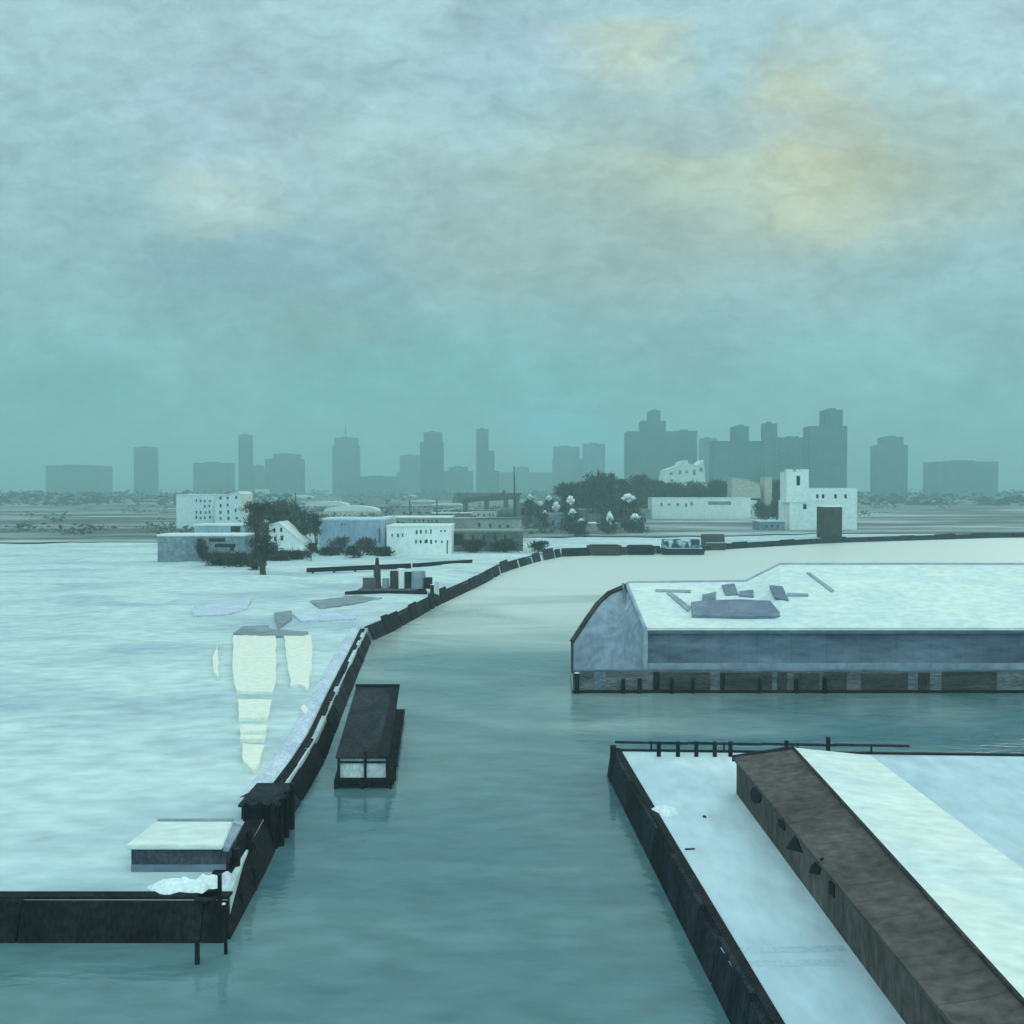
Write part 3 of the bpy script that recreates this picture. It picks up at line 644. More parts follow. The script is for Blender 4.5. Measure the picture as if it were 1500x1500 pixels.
a = W(505, 871, ZL); b_ = W(636, 869, ZL)
t = thing('work_platform', 'dark work platform carrying drums, cabin and stack at the bend', 'work platform', a)
MB().prism([(a.x, a.y), (b_.x - 1.5, a.y), (b_.x - 3, a.y + 12), (a.x + 7, a.y + 12)], ZL - .3, ZL + .7).build('deck', 'tar', t)
MB().box(a.x + 3, b_.x - 4, a.y + 2, a.y + 10, ZL + .71, ZL + 1.1).build('upper_deck', 'quay_brown', t)
zz = ZL + 1.1
def atp(px): return P(px, 860, a.y + 5).x
MB().box(atp(532), atp(551), a.y + 4, a.y + 7, zz, zz + 2.6).build('cabin', 'quay_brown', t)
MB().box(atp(533), atp(549), a.y + 3.8, a.y + 7.2, zz + 2.62, zz + 2.9).build('cabin_roof', 'snow_blue', t)
MB().tube((atp(552.5), a.y + 5, zz), (atp(552.5), a.y + 5, P(552, 828, a.y + 5).z), 1.0, .8, 12).build('stack', 'tar3', t)
MB().tube((atp(552.5), a.y + 5, P(552, 828, a.y + 5).z), (atp(552.5), a.y + 5, P(552, 817, a.y + 5).z), .55, .35, 12).build('stack_cap', 'tar2', t)
for px, r_, h, m in ((565, .9, 2.4, 'conduit'), (579, 1.4, 4.2, 'tar3'), (588, 1.2, 4.8, 'fac_white'), (597, 1.1, 4.0, 'tar2'), (613, 1.9, 4.2, 'conduit')):
    x = atp(px); MB().tube((x, a.y + 5, zz), (x, a.y + 5, zz + h), r_, r_ * .92, 14).build('tank', m, t)
MB().box(atp(622), atp(633), a.y + 3, a.y + 6, zz, zz + 2.6).build('winch_house', 'tar', t)
for px, py in ((637, 867), (646, 868)):
    p = W(px, py + 12, 0)
post('pale tall pile in the dark wall right of the work platform', 640, 877, 4.2, .5, ZL - 1, 1.5, m='berm')
post('dark tall pile beside the pale one at the bend', 633, 880, 3.8, .45, ZL - 1, 1.5)

# ------------------------------------------------------------------ moored boats on the far bank
def hull(label, px0, px1, py, ztop, depth, m, cabin=None, name='moored_barge', group='barges moored at the far bank'):
    p0, p1 = W(px0, py, 0), W(px1, py, 0); y = min(p0.y, p1.y)
    x0, x1 = P(px0, py, y).x, P(px1, py, y).x
    t = thing(name, label, 'barge', ((x0 + x1) / 2, y, 0), group)
    c = min(2.5, (x1 - x0) * .1)
    mb = MB()
    lo = [(x0 + c, y + .6), (x1 - c, y + .6), (x1 - c * .4, y + depth * .5), (x1 - c, y + depth), (x0 + c, y + depth), (x0 + c * .4, y + depth * .5)]
    hi = [(x0 + c * .4, y), (x1 - c * .4, y), (x1, y + depth * .5), (x1 - c * .4, y + depth + .5), (x0 + c * .4, y + depth + .5), (x0, y + depth * .5)]
    vs = [(p[0], p[1], -.8) for p in lo] + [(p[0], p[1], ztop) for p in hi]
    mb.add(vs, [tuple(range(5, -1, -1)), tuple(range(6, 12))] + [(i, (i + 1) % 6, 6 + (i + 1) % 6, 6 + i) for i in range(6)]).build('hull', m, t)
    MB().prism([(p[0] * 1, p[1] + .02) for p in [(x0 + c, y + .5), (x1 - c, y + .5), (x1 - c, y + depth - .3), (x0 + c, y + depth - .3)]], ztop, ztop + .35).build('deck_house' if cabin is None else 'hatch', 'snow_blue' if cabin != 'dark' else 'tar', t)
    if isinstance(cabin, tuple):
        fx0, fx1, hz, cm = cabin
        X0, X1 = P(fx0, py, y).x, P(fx1, py, y).x
        mb = MB(); k = 9; dep = depth * .7
        prof = [(math.cos(math.pi * i / k), math.sin(math.pi * i / k)) for i in range(k + 1)]
        vs = [(x, y + .8 + dep / 2 - c_ * dep / 2, ztop + .36 + s_ ** .6 * hz) for x in (X0, X1) for c_, s_ in prof]
        mb.add(vs, [(i, i + 1, k + 2 + i, k + 1 + i) for i in range(k)] + [tuple(range(k, -1, -1)), tuple(range(k + 1, 2 * k + 2)), (0, k + 1, 2 * k + 1, k)]).build('cover', cm, t)
    return t
hull('black brown barge against the far bank, left of the gap', 860, 912, 814, 4.0, 7, 'tar3', 'dark')
hull('black barge with square ends alone in the far bank gap', 919, 961, 813, 3.6, 7, 'tar', 'dark')
hull('mottled boat under a snowy tarpaulin on the far bank', 970, 1036, 813, 2.6, 8, 'tar2', (972, 1026, 3.6, 'tarp'))
hull('brown round-backed barge right of the tarpaulin boat', 1030, 1066, 806, 3.2, 8, 'rust', (1030, 1062, 3.6, 'rust'))

# ------------------------------------------------------------------ town buildings
def building(name, label, cat, px0, px1, ytop, ybase, D=None, depth=None, wall='fac_white', roof='flat', wins=(), win='win', zb=ZL + .5, roofm='snow_roof', group=None, ridge=None, over=.5, wname='window'):
    if D is None: D = W(px0, ybase, zb).y
    x0, x1 = P(px0, 700, D).x, P(px1, 700, D).x
    zt = P(px0, ytop, D).z; depth = depth or (x1 - x0) * .6
    t = thing(name, label, cat, ((x0 + x1) / 2, D, zb), group)
    if roof == 'flat':
        MB().box(x0, x1, D, D + depth, zb - 1, zt - .6).build('wall', wall, t)
        MB().box(x0 - over * .4, x1 + over * .4, D - over * .4, D + depth + over * .4, zt - .6, zt).build('roof', roofm, t)
    elif roof == 'barrel':
        k = 10; mb = MB(); zw = zb + (zt - zb) * .45
        MB().box(x0, x1, D, D + depth, zb - 1, zw).build('wall', wall, t)
        vs = [((x0 + x1) / 2 - math.cos(math.pi * i / k) * (x1 - x0 + over) / 2, y, zw + math.sin(math.pi * i / k) ** .8 * (zt - zw)) for y in (D - .4, D + depth) for i in range(k + 1)]
        mb.add(vs, [(i, i + 1, k + 2 + i, k + 1 + i) for i in range(k)] + [tuple(range(k, -1, -1)), tuple(range(k + 1, 2 * k + 2)), (0, k + 1, 2 * k + 1, k)]).build('roof', roofm, t, smooth=False)
    else:                                     # gable: polygon of front outline in pixels
        pts = [P(x, y, D) for x, y in roof]
        MB().slab(pts, (0, depth, 0)).build('wall', wall, t)
        top = [p for p in pts if p.z > zb + 2]
        mb = MB()
        for a, b_ in zip(top, top[1:]):
            mb.hexa([a + Vector((0, -.4, .02)), b_ + Vector((0, -.4, .02)), b_ + Vector((0, depth + .4, .02)), a + Vector((0, depth + .4, .02)),
                     a + Vector((0, -.4, .5)), b_ + Vector((0, -.4, .5)), b_ + Vector((0, depth + .4, .5)), a + Vector((0, depth + .4, .5))])
        mb.build('roof', roofm, t)
    for w in wins:
        cx, cy, ww, hh = w
        a = P(cx - ww / 2, cy + hh / 2, D); c = P(cx + ww / 2, cy - hh / 2, D)
        MB().box(a.x, c.x, D - .14, D - .002, a.z, c.z).build(wname, win, t)
    return t
def grid(x0, x1, nx, y0, y1, ny, w, h, jit=1.0, skip=.12, seed=1, slope=0):
    r = random.Random(seed); o = []
    for j in range(ny):
        for i in range(nx):
            if r.random() < skip: continue
            x = x0 + (x1 - x0) * i / max(1, nx - 1); y = y0 + (y1 - y0) * j / max(1, ny - 1)
            o.append((x + r.uniform(-jit, jit), y + r.uniform(-jit, jit) + slope * i, w * r.uniform(.8, 1.2), h * r.uniform(.8, 1.25)))
    return o

building('apartment_block', 'pale blue windowed block at the far left edge', 'building', 258, 311, 724, 768, 640, 30, 'fac_cool', wins=grid(287, 307, 4, 734, 758, 4, 2.2, 3.6, .8, .1, 2), win='win')
building('apartment_block', 'whiter windowed block standing right of the pale blue one', 'building', 315, 353, 722, 768, 620, 28, 'fac_cool', roof=[(315, 768), (353, 768), (352.5, 725), (349, 721), (316, 729)], wins=grid(323, 346, 3, 730, 760, 4, 2.6, 4.2, 1, .05, 3, -1))
building('long_house', 'low slate house with snowy roof below the two windowed blocks', 'house', 230, 356, 783, 822, 352, 14, 'fac_slate', wins=[(292, 796, 6, 14), (318, 791, 24, 5), (330, 799, 30, 5), (340, 804, 6, 6)], win='roof_dark')
building('long_house', 'blue grey house with white eaves behind the slate one', 'house', 284, 358, 768, 800, 430, 14, 'fac_blue', wins=[(345, 775, 14, 8)], win='roof_dark')
building('townhouse', 'small white house with a sloping roofline among bare trees', 'house', 392, 446, 765, 810, None, 16, 'fac_white', roof=[(394, 810), (445, 810), (445, 797), (408, 766), (394, 770)],
         wins=[(402, 777, 3, 6), (412, 776, 3, 6), (403, 789, 3.5, 6), (413, 788, 4, 7), (405, 802, 5, 4)])
building('dark_barn', 'dark brown barn between bare trees at left', 'barn', 356, 392, 763, 800, 440, 16, 'fac_grey', wins=[(377, 780, 4, 20)], win='roof_dark', roofm='snow_blue')
building('box_warehouse', 'plain blue grey box warehouse behind round bushes', 'warehouse', 467, 563, 760, 808, None, 30, 'fac_blue', wins=[(556, 785, 2.5, 22), (501, 768, 3, 2.5), (506, 768, 3, 2.5)], win='slate', roofm='snow_blue')
building('factory', 'cream white factory with rows of small windows', 'factory', 566, 660, 770, 811, None, 26, 'fac_white',
         wins=grid(575, 590, 3, 784, 784, 1, 2.2, 5.5, .6, 0, 4) + grid(610, 632, 4, 779, 793, 2, 2.2, 5, .8, 0, 5) + grid(615, 655, 6, 793, 794, 1, 2, 4, .8, .1, 6) + [(646, 778, 2, 3), (652, 778, 2, 3), (655, 802, 1.6, 18)])
building('factory', 'grey upper factory storey set back behind the white one', 'factory', 572, 661, 757, 790, 470, 22, 'fac_grey2', wins=[(575, 768, 3, 7), (583, 766, 3, 6), (590, 767, 4, 5)] + grid(608, 640, 6, 763, 768, 1, 2, 4, .8, 0, 7))
building('brick_mill', 'dark grey brick mill low beside the canal bend', 'mill', 660, 766, 777, 812, 415, 18, 'fac_grey', wins=[(693, 788, 3, 8), (709, 787, 3, 8), (725, 787, 3, 7), (740, 787, 3.5, 6), (672, 790, 14, 16)], win='roof_dark', roofm='fac_grey2')
building('brick_mill', 'paler grey brick mill with four windows behind the dark one', 'mill', 660, 764, 759, 790, 500, 20, 'fac_grey2', wins=[(702, 769, 3.5, 6), (718, 770, 3, 5), (732, 771, 3, 5), (744, 771, 3, 5)], roofm='snow_town')
building('brick_hall', 'mauve brick hall with three tall dark windows', 'building', 758, 795, 737, 768, None, 22, 'fac_mauve', wins=[(766, 749, 5, 10), (777, 750, 5, 10), (788, 750, 5, 10)], win='black', roofm='fac_mauve')
building('low_annex', 'low slate annex on the right of the mauve hall', 'building', 796, 833, 752, 776, None, 18, 'fac_slate', wins=[(810, 766, 4, 8), (824, 764, 4, 8)], roofm='fac_grey2')
building('low_annex', 'pale low annex with two dark doors under the dark trees', 'building', 834, 945, 766, 778, None, 16, 'fac_grey2', wins=[(876, 768, 5, 7), (884, 769, 5, 6)], wname='door')
building('low_shed', 'long pale shed roof under the dark trees', 'shed', 832, 892, 745, 764, None, 20, 'fac_grey', roofm='fac_mint')
building('white_terrace', 'long white low building with five small windows', 'building', 955, 1100, 729, 760, None, 24, 'fac_white',
         wins=[(969, 739, 3, 5), (980, 739, 4, 3), (993, 739, 4, 4), (1005, 740, 3.5, 5), (1013, 738, 3.5, 6), (1054, 737, 34, 5)], win='fac_slate')
building('white_terrace', 'white end bay attached to the long low building', 'building', 1100.5, 1109, 733, 758, W(955, 759.5, ZL + .5).y + 6, 14, 'fac_mint')
building('mint_block', 'pale mint block with stepped top before grey towers', 'building', 971, 1034, 680, 716, 1100, 40, 'fac_mint', roof=[(970, 716), (1034, 716), (1031, 674), (1022, 683), (1010, 680), (1007, 674), (999, 676), (996, 682), (975, 689)],
         wins=[(983, 694, 5, 4), (996, 692, 4, 6), (1006, 691, 4, 4), (1017, 692, 4, 8), (1027, 688, 5, 6), (984, 704, 4, 4)], win='fac_slate')
t = building('church', 'white building with square tower at the right edge', 'church', 1157, 1208, 733, 776, None, 26, 'fac_white', wins=[(1179, 742, 5, 7)], win='black')
D = W(1157, 776, ZL + .5).y
x0, x1 = P(1156, 0, D).x, P(1189, 0, D).x
MB().box(x0, x1, D - .6, D + 14, P(0, 736, D).z, P(0, 691, D).z).build('tower', 'fac_white', t)
for a, b_ in ((1156, 1166), (1172.5, 1175), (1179, 1189)): MB().box(P(a, 0, D).x, P(b_, 0, D).x, D - .6, D + 4, P(0, 690.9, D).z, P(0, 687.5, D).z).build('parapet', 'fac_white', t)
MB().box(P(1171, 0, D).x, P(1176, 0, D).x, D - .75, D - .602, P(0, 711, D).z, P(0, 697, D).z).build('belfry_window', 'black', t)
MB().box(P(1190, 0, D).x, P(1262, 0, D).x, D + 1, D + 20, ZL - 1, P(0, 715, D).z).build('nave', 'fac_white', t)
for cx in (1203, 1211.5, 1230, 1245): MB().box(P(cx - 1.7, 0, D).x, P(cx + 1.7, 0, D).x, D + .86, D + .998, P(0, 730, D).z, P(0, 724, D).z).build('window', 'black', t)
building('dark_annex', 'dark brown lean-to beside the white church', 'building', 1207, 1234, 741, 787, None, 12, 'tar3', roofm='fac_white')
building('cream_house', 'cream low house half hidden by dark hedge, left one', 'house', 1072, 1115, 702, 730, 900, 20, 'fac_cream', roofm='fac_cream', roof=[(1072, 730), (1115, 730), (1113, 710), (1095, 703), (1073, 700)])
building('cream_house', 'narrow cream house half hidden by dark hedge, right one', 'house', 1120, 1131, 699, 730, 900, 16, 'fac_cream', roofm='fac_cream')
# snow-roofed sheds of the far yard
for lab, a, b_, yt, yb in (('broad snow-roofed shed just above the blue box warehouse', 474, 552, 741, 756), ('snow-roofed shed behind the broad one, further left', 446, 507, 734, 747),
                           ('thin snow-roofed shed left above the bare trees', 416, 456, 725, 733), ('long low snow-roofed shed at far centre', 581, 615, 725, 731),
                           ('second low snow-roofed shed, below the far centre one', 602, 637, 732, 738), ('third low snow-roofed shed, stepping down to the right', 630, 676, 737, 743), ('nearest of the stepping snow-roofed sheds', 655, 694, 744, 750)):
    building('snow_roofed_shed', lab, 'shed', a, b_, yt, yb, None, None, 'fac_cream' if yb > 745 else 'fac_grey2', 'barrel', group='snow-roofed sheds in the far yard')
for nm, lab, cat, a, b_, yt, yb, wl, rf, kind_ in (
    ('narrow_annex', 'narrow cream annex squeezed between box warehouse and factory', 'building', 560, 573, 757, 800, 'fac_cream', 'snow_roof', 'flat'),
    ('low_shed', 'cream-fronted low shed under the viaduct', 'shed', 690, 728, 747, 760, 'fac_cream', 'snow_town', 'flat'),
    ('gravel_heap', 'low brown barrel roof right of the cream-fronted shed', 'shed', 727, 757, 745, 757, 'tar3', 'fac_grey', 'barrel'),
    ('low_shed', 'grey green shed behind the snow-laden shrubs', 'shed', 798, 834, 731, 757, 'fac_grey2', 'fac_grey', 'flat'),
    ('low_shed', 'dark low shed directly left of the long white building', 'shed', 922, 953, 746, 761, 'fac_slate', 'fac_grey2', 'flat'),
    ('low_shed', 'slate low shed at the foot of the white-eaved house', 'shed', 356, 392, 800, 818, 'fac_slate', 'snow_blue', 'flat'),
    ('low_house', 'mint low house just above the bare trees at left', 'house', 373, 392, 716, 731, 'fac_mint', 'snow_town', 'flat'),
    ('low_house', 'grey low house between the bare trees and far snow roofs', 'house', 500, 560, 727, 738, 'fac_grey2', 'snow_town', 'flat'),
    ('low_house', 'long grey brown house left of the viaduct', 'house', 610, 662, 722, 733, 'fac_grey', 'snow_town', 'flat'),
    ('low_house', 'grey green house in the gap above the white factory', 'house', 577, 628, 745, 757, 'fac_grey2', 'fac_grey2', 'flat'),
    ('low_house', 'tan low house above the pale brick mill', 'house', 632, 690, 751, 762, 'fac_grey', 'fac_mint', 'flat'),
    ('low_house', 'slate low house on the far right bank before the white terrace', 'house', 1112, 1150, 763, 777, 'fac_slate', 'snow_blue', 'flat')):
    if nm == 'gravel_heap': nm = 'low_shed'
    building(nm, lab, cat, a, b_, yt, yb, None, 16, wl, kind_, roofm=rf, wins=[((a + b_) / 2 + q * (b_ - a) * .22, yb - (yb - yt) * .45, 2.4, (yb - yt) * .3) for q in (-1, 0, 1)] if yb - yt > 11 and 'annex' not in nm else [])
# viaduct and mast
D = 1050
t = thing('viaduct', 'dark low viaduct deck on stubby piers at far centre', 'viaduct', (P(710, 730, D).x, D, ZL))
a, b_, c, d = P(661, 732, D), P(763, 725, D), P(763, 721, D), P(661, 722, D)
MB().slab([P(676, 738, D), P(720, 731, D), P(758, 729, D), P(764, 724, D), P(764, 722, D), P(720, 725, D), P(676, 731, D)], (0, 10, 0)).build('deck', 'iron', t)
MB().slab([P(662, 737, D + 14), P(762, 731, D + 14), P(762, 722, D + 14), P(664, 722, D + 14)], (0, 6, 0)).build('side_wall', 'fac_grey', t)
for px in (681, 712, 741, 757):
    q = P(px, 0, D).x; MB().box(q - 2.4, q + 2.4, D + 1, D + 9, ZL, P(px, 734 if px < 700 else 730, D).z).build('pier', 'iron', t)
MB().tube((P(738, 0, D).x, D + 3, P(0, 725, D).z), (P(738, 0, D).x, D + 3, P(0, 718, D).z), 2.0, 1.3, 10).build('signal_box', 'iron', t)
D = 800
t = thing('mast', 'thin tall dark mast rising at the right end of the viaduct', 'mast', (P(753.5, 0, D).x, D, ZL))
MB().tube((P(754.5, 0, D).x, D, ZL), (P(753, 0, D).x, D, P(0, 683, D).z), .75, .42, 8).build('pole', 'iron', t)
MB().tube((P(754, 0, D).x, D, ZL), (P(754, 0, D).x, D, P(0, 728, D).z), 1.3, 1.0, 8).build('pole_base', 'iron', t)
for px, py0, py1, Dd, lab in ((600, 731, 743, 700, 'short dark pole among the far snow-roofed sheds'), (640, 731, 742, 700, 'short dark pole left of the stepping snow roofs'), (433, 722, 745, 650, 'thin dark pole above the bare trees at left')):
    p = P(px, py1, Dd); t = thing('utility_pole', lab, 'pole', (p.x, Dd, ZL), 'poles in the far yard')
    MB().tube((p.x, Dd, ZL), (p.x, Dd, P(px, py0, Dd).z), .5, .3, 6).build('shaft', 'iron', t)

# ------------------------------------------------------------------ hazy far towers
def tower(label, stack, D, m='tower', name='tower_block', spire=None, depth=None):
    D = D * (1.75 if stack[0][0] < 900 else 1.55)
    x0, x1 = P(stack[0][0], 0, D).x, P(stack[0][1], 0, D).x
    t = thing(name, label, 'tower', ((x0 + x1) / 2, D, ZL), 'far towers in the haze')
    dep = depth or max(22, (x1 - x0) * .6)
    zprev = ZL - 1
    for i, (a, b_, yt) in enumerate(stack):
        X0, X1 = P(a, 0, D).x, P(b_, 0, D).x; z1 = P(0, yt, D).z
        MB().box(X0, X1, D + i * 2.5, D + dep - i * 2.5, zprev if i else ZL - 1, z1).build('wall' if i == 0 else 'setback', m, t)
        w = (X1 - X0)
        MB().box(X0 + w * .3, X0 + w * .62, D + 5, D + dep - 5, z1, z1 + 3).build('roof_plant', m, t) if i == len(stack) - 1 and w > 12 else None
        zprev = z1
    if spire:
        X = P(spire[0], 0, D).x; MB().tube((X, D + 8, zprev), (X, D + 8, P(0, spire[1], D).z), 2.2, .6, 6).build('spire', m, t)
    return t
tower('low wide hazy block at the far left', [(278, 331, 678)], 1750)
tower('slim hazy tower near the left', [(345, 364, 637)], 1650)
tower('low hazy block right of the slim left tower', [(362, 384, 688), (366, 380, 682)], 1850)
tower('broad hazy block above the bare trees', [(384, 437, 672), (396, 432, 665)], 1700)
tower('hazy tower with a thin spire at left centre', [(484, 522, 652), (487, 520, 641)], 1800, spire=(503, 622))
tower('low hazy slab right of the spired tower', [(520, 577, 698)], 1750)
tower('low hazy block left of the dark slab tower', [(579, 614, 692), (584, 612, 667)], 1950)
tower('dark slab tower left of centre', [(614, 648, 648), (619, 646, 633)], 1500)
tower('low hazy block between two centre towers', [(646, 692, 690), (656, 684, 684)], 1750)
tower('narrow hazy tower with a sloped shoulder at centre', [(697, 731, 690), (697, 724, 660), (697, 715, 628)], 1550)
tower('wide pale low block behind the mast', [(728, 812, 692), (756, 775, 684)], 2050)
tower('blue hazy block right of centre, left one of a pair', [(811, 858, 672), (812, 850, 654)], 1700, 'tower_blue')
tower('blue hazy block right of centre, right one of a pair', [(856, 888, 650)], 1650, 'tower_blue')
tower('great stepped tower with a small crown at right', [(921, 996, 632), (943, 978, 616), (955, 970, 601)], 1350)
tower('wide hazy shoulder block right of the stepped tower', [(990, 1024, 631)], 1400)
tower('pale hazy slab between the stepped tower and the peaked one', [(1029, 1056, 645), (1030, 1053, 642)], 1700)
tower('peaked grey tower with a raised top at right', [(1050, 1121, 646), (1081, 1101, 624)], 1250)
tower('slim leaning grey tower right of the peaked one', [(1123, 1146, 640), (1122, 1143, 620)], 1200)
tower('low broad grey block left of the edge tower', [(1146, 1193, 641)], 1250)
tower('tall dark grey tower at the right edge', [(1190, 1246, 624), (1214, 1240, 600)], 1150)
tower('distant tower block beyond the right edge', [(1290, 1336, 652), (1300, 1330, 640)], 1500)
tower('wide distant slab beyond the right edge', [(1380, 1470, 676)], 1700)
tower('distant tower block beyond the left edge', [(190, 220, 655)], 1700)
tower('wide distant slab beyond the left edge', [(60, 140, 682)], 1800)

# ------------------------------------------------------------------ trees
def tree(label, px, ytop, ybase, hw, D=None, twig='twig', n=700, seed=0, name='bare_tree', cat='tree', group=None, snow=0, trunk_r=None, lowcrown=.3, zb=ZL, fsize=1.0):
    r = random.Random(seed * 31 + 5)
    if D is None: D = W(px, ybase, zb).y
    x = P(px, 0, D).x; zt = P(px, ytop, D).z; h = zt - zb; rw = hw * D / 1500
    t = thing(name, label, cat, (x, D, zb), group)
    tr = trunk_r or max(.25, h * .028)
    mb = MB()
    fork = Vector((x + r.uniform(-.05, .05) * h, D, zb + h * .38))
    mb.tube((x, D, zb - .3), fork, tr, tr * .7, 7)
    cl = []
    for k in range(11):
        a = 2 * math.pi * k / 11 + r.uniform(-.3, .3); u = r.uniform(.25, .8)
        e = Vector((x + math.cos(a) * rw * u, D + math.sin(a) * rw * u, zb + h * r.uniform(lowcrown + .2, .92)))
        mb.tube(fork if k else (x, D, zb + h * .25), e, tr * .5, tr * .12, 5); cl.append(e)
    mb.tube(fork, (x, D, zb + h * .97), tr * .6, tr * .12, 5)
    cl.append(Vector((x, D, zb + h * .86)))
    mb.build('trunk', 'bark', t)
    mb = MB(); sn = MB()
    for k in range(int(n * 1.8)):
        c = r.choice(cl); g = rw * .27
        p = c + Vector((r.gauss(0, g), r.gauss(0, g), r.gauss(0, g * .8)))
        if p.z > zt: p.z = zt - r.random() * h * .1
        if p.z < zb + h * lowcrown * .6: p.z = zb + h * lowcrown * (.6 + r.random() * .5)
        s = rw * r.uniform(.07, .17) * fsize
        d1 = Vector((r.uniform(-1, 1), r.uniform(-1, 1), r.uniform(-.2, 1.2))).normalized(); d2 = d1.orthogonal().normalized()
        d2 = (d2 * math.cos(k) + d1.cross(d2) * math.sin(k))
        tgt = sn if snow and r.random() < snow else mb
        tgt.add([p - d1 * s * 2.2, p + d2 * s * .3, p + d1 * s * 2.2, p - d2 * s * .3], [(0, 1, 2, 3)])
    if mb.v: mb.build('crown', twig, t)
    if sn.v: sn.build('snow_on_twigs', 'puff', t)
    return t
TG = 'bare winter trees behind the left yard'
tree('tall dark bare tree behind the slate house', 372, 735, 806, 20, 395, seed=1, n=520, group=TG)
tree('stout dark tree with a thick trunk standing on the left yard', 381, 783, 842, 18, None, seed=2, n=520, group=TG, trunk_r=1.0)
tree('wide grey bare tree above the small white house', 410, 733, 795, 26, 440, 'twig_grey', 560, 3, group=TG)
tree('round grey bare tree left of the blue box warehouse', 442, 748, 808, 18, 415, 'twig_grey', 460, 4, group=TG)
tree('narrow dark bare tree at the corner of the blue box warehouse', 461, 748, 808, 9, 402, seed=5, n=320, group=TG)
tree('leaning dark tree between the barn and the grey trees', 396, 737, 790, 14, 445, seed=6, n=340, group=TG)
def bush(label, px, ytop, ybase, hw, D=None, seed=0, twig='twig', group='dark bushes along the far snow edge', n=300, snow=0):
    return tree(label, px, ytop, ybase, hw, D, twig, n, seed, 'bush', 'bush', group, snow, .15, .05, fsize=1.3)
bush('dark bush at the left edge under the slate house', 292, 790, 826, 12, None, 10)
bush('low dark hedge bush right of the left-edge bush', 316, 812, 829, 20, None, 11)
bush('low dark hedge bush left of the stout tree', 346, 811, 832, 18, None, 12)
bush('dark bush behind the stout tree trunk', 371, 812, 838, 12, 318, 13)
bush('long low bush under the small white house', 405, 808, 822, 18, None, 14)
bush('low bush right of the small white house', 430, 808, 820, 14, None, 15)
bush('brown upright bush right of the small white house', 452, 795, 822, 9, None, 16)
bush('low dark bush before the left half of the box warehouse', 478, 803, 815, 15, None, 17)
bush('round brown bush before the box warehouse, left one', 494, 788, 814, 13, None, 18, 'twig_grey')
bush('round brown bush before the box warehouse, right one', 535, 789, 814, 16, None, 19, 'twig_grey')
bush('low dark bush between the two round brown ones', 514, 801, 818, 12, None, 20)
bush('low dark bush at the right foot of the box warehouse', 558, 803, 815, 15, None, 21)
bush('dark scrub bush before the dark brick mill, left one', 694, 793, 808, 16, 405, 22)
bush('dark scrub bush before the dark brick mill, right one', 738, 792, 806, 16, 408, 23)
bush('dark scrub bush on the bank behind the thick black wall', 790, 794, 810, 12, 412, 24)
TG = 'dark bare trees on the right skyline'
for i, (px, yt, hw, D, lab) in enumerate((
    (832, 708, 15, 640, 'leftmost small dark tree of the right skyline wood'), (846, 706, 13, 680, 'small dark tree second from the left of the skyline wood'),
    (877, 694, 27, 640, 'largest round dark tree of the right skyline wood'), (864, 704, 15, 670, 'dark tree tucked left against the largest round one'),
    (898, 686, 7, 680, 'spiky thin tree rising above the largest round one'), (914, 702, 12, 690, 'low dark tree right of the spiky thin one'),
    (944, 696, 16, 680, 'round dark tree left of the mint block'), (966, 705, 15, 700, 'low dark tree at the left foot of the mint block'),
    (994, 708, 18, 720, 'low dark tree under the mint block, left one'), (1024, 707, 18, 720, 'low dark tree under the mint block, right one'),
    (1051, 705, 17, 710, 'dark tree behind the middle of the long white building'), (1072, 708, 15, 720, 'dark tree left of the cream house'),
    (1104, 716, 17, 720, 'low dark tree before the cream house'), (1122, 713, 20, 700, 'broad dark tree right of the long white building'),
    (1142, 703, 18, 690, 'dark tree between the long white building and the church'), (1150, 720, 12, 660, 'dark low tree against the church tower'))):
    tree(lab, px, yt, 770, hw * 1.1, D * (1.22 if px < 920 else 1.34), 'twig', 1000, 40 + i, group=TG, snow=0, lowcrown=.02, fsize=1.15)
for i, (px, py0, py1, hw, D) in enumerate(((1120, 738, 764, 14, None), (1143, 735, 768, 13, None))):
    bush(('dark bush at the right end of the long white building', 'dark bush at the left foot of the church')[i], px, py0, py1, hw, D, 60 + i)
SG = 'snow-laden round shrubs beside the dark trees'
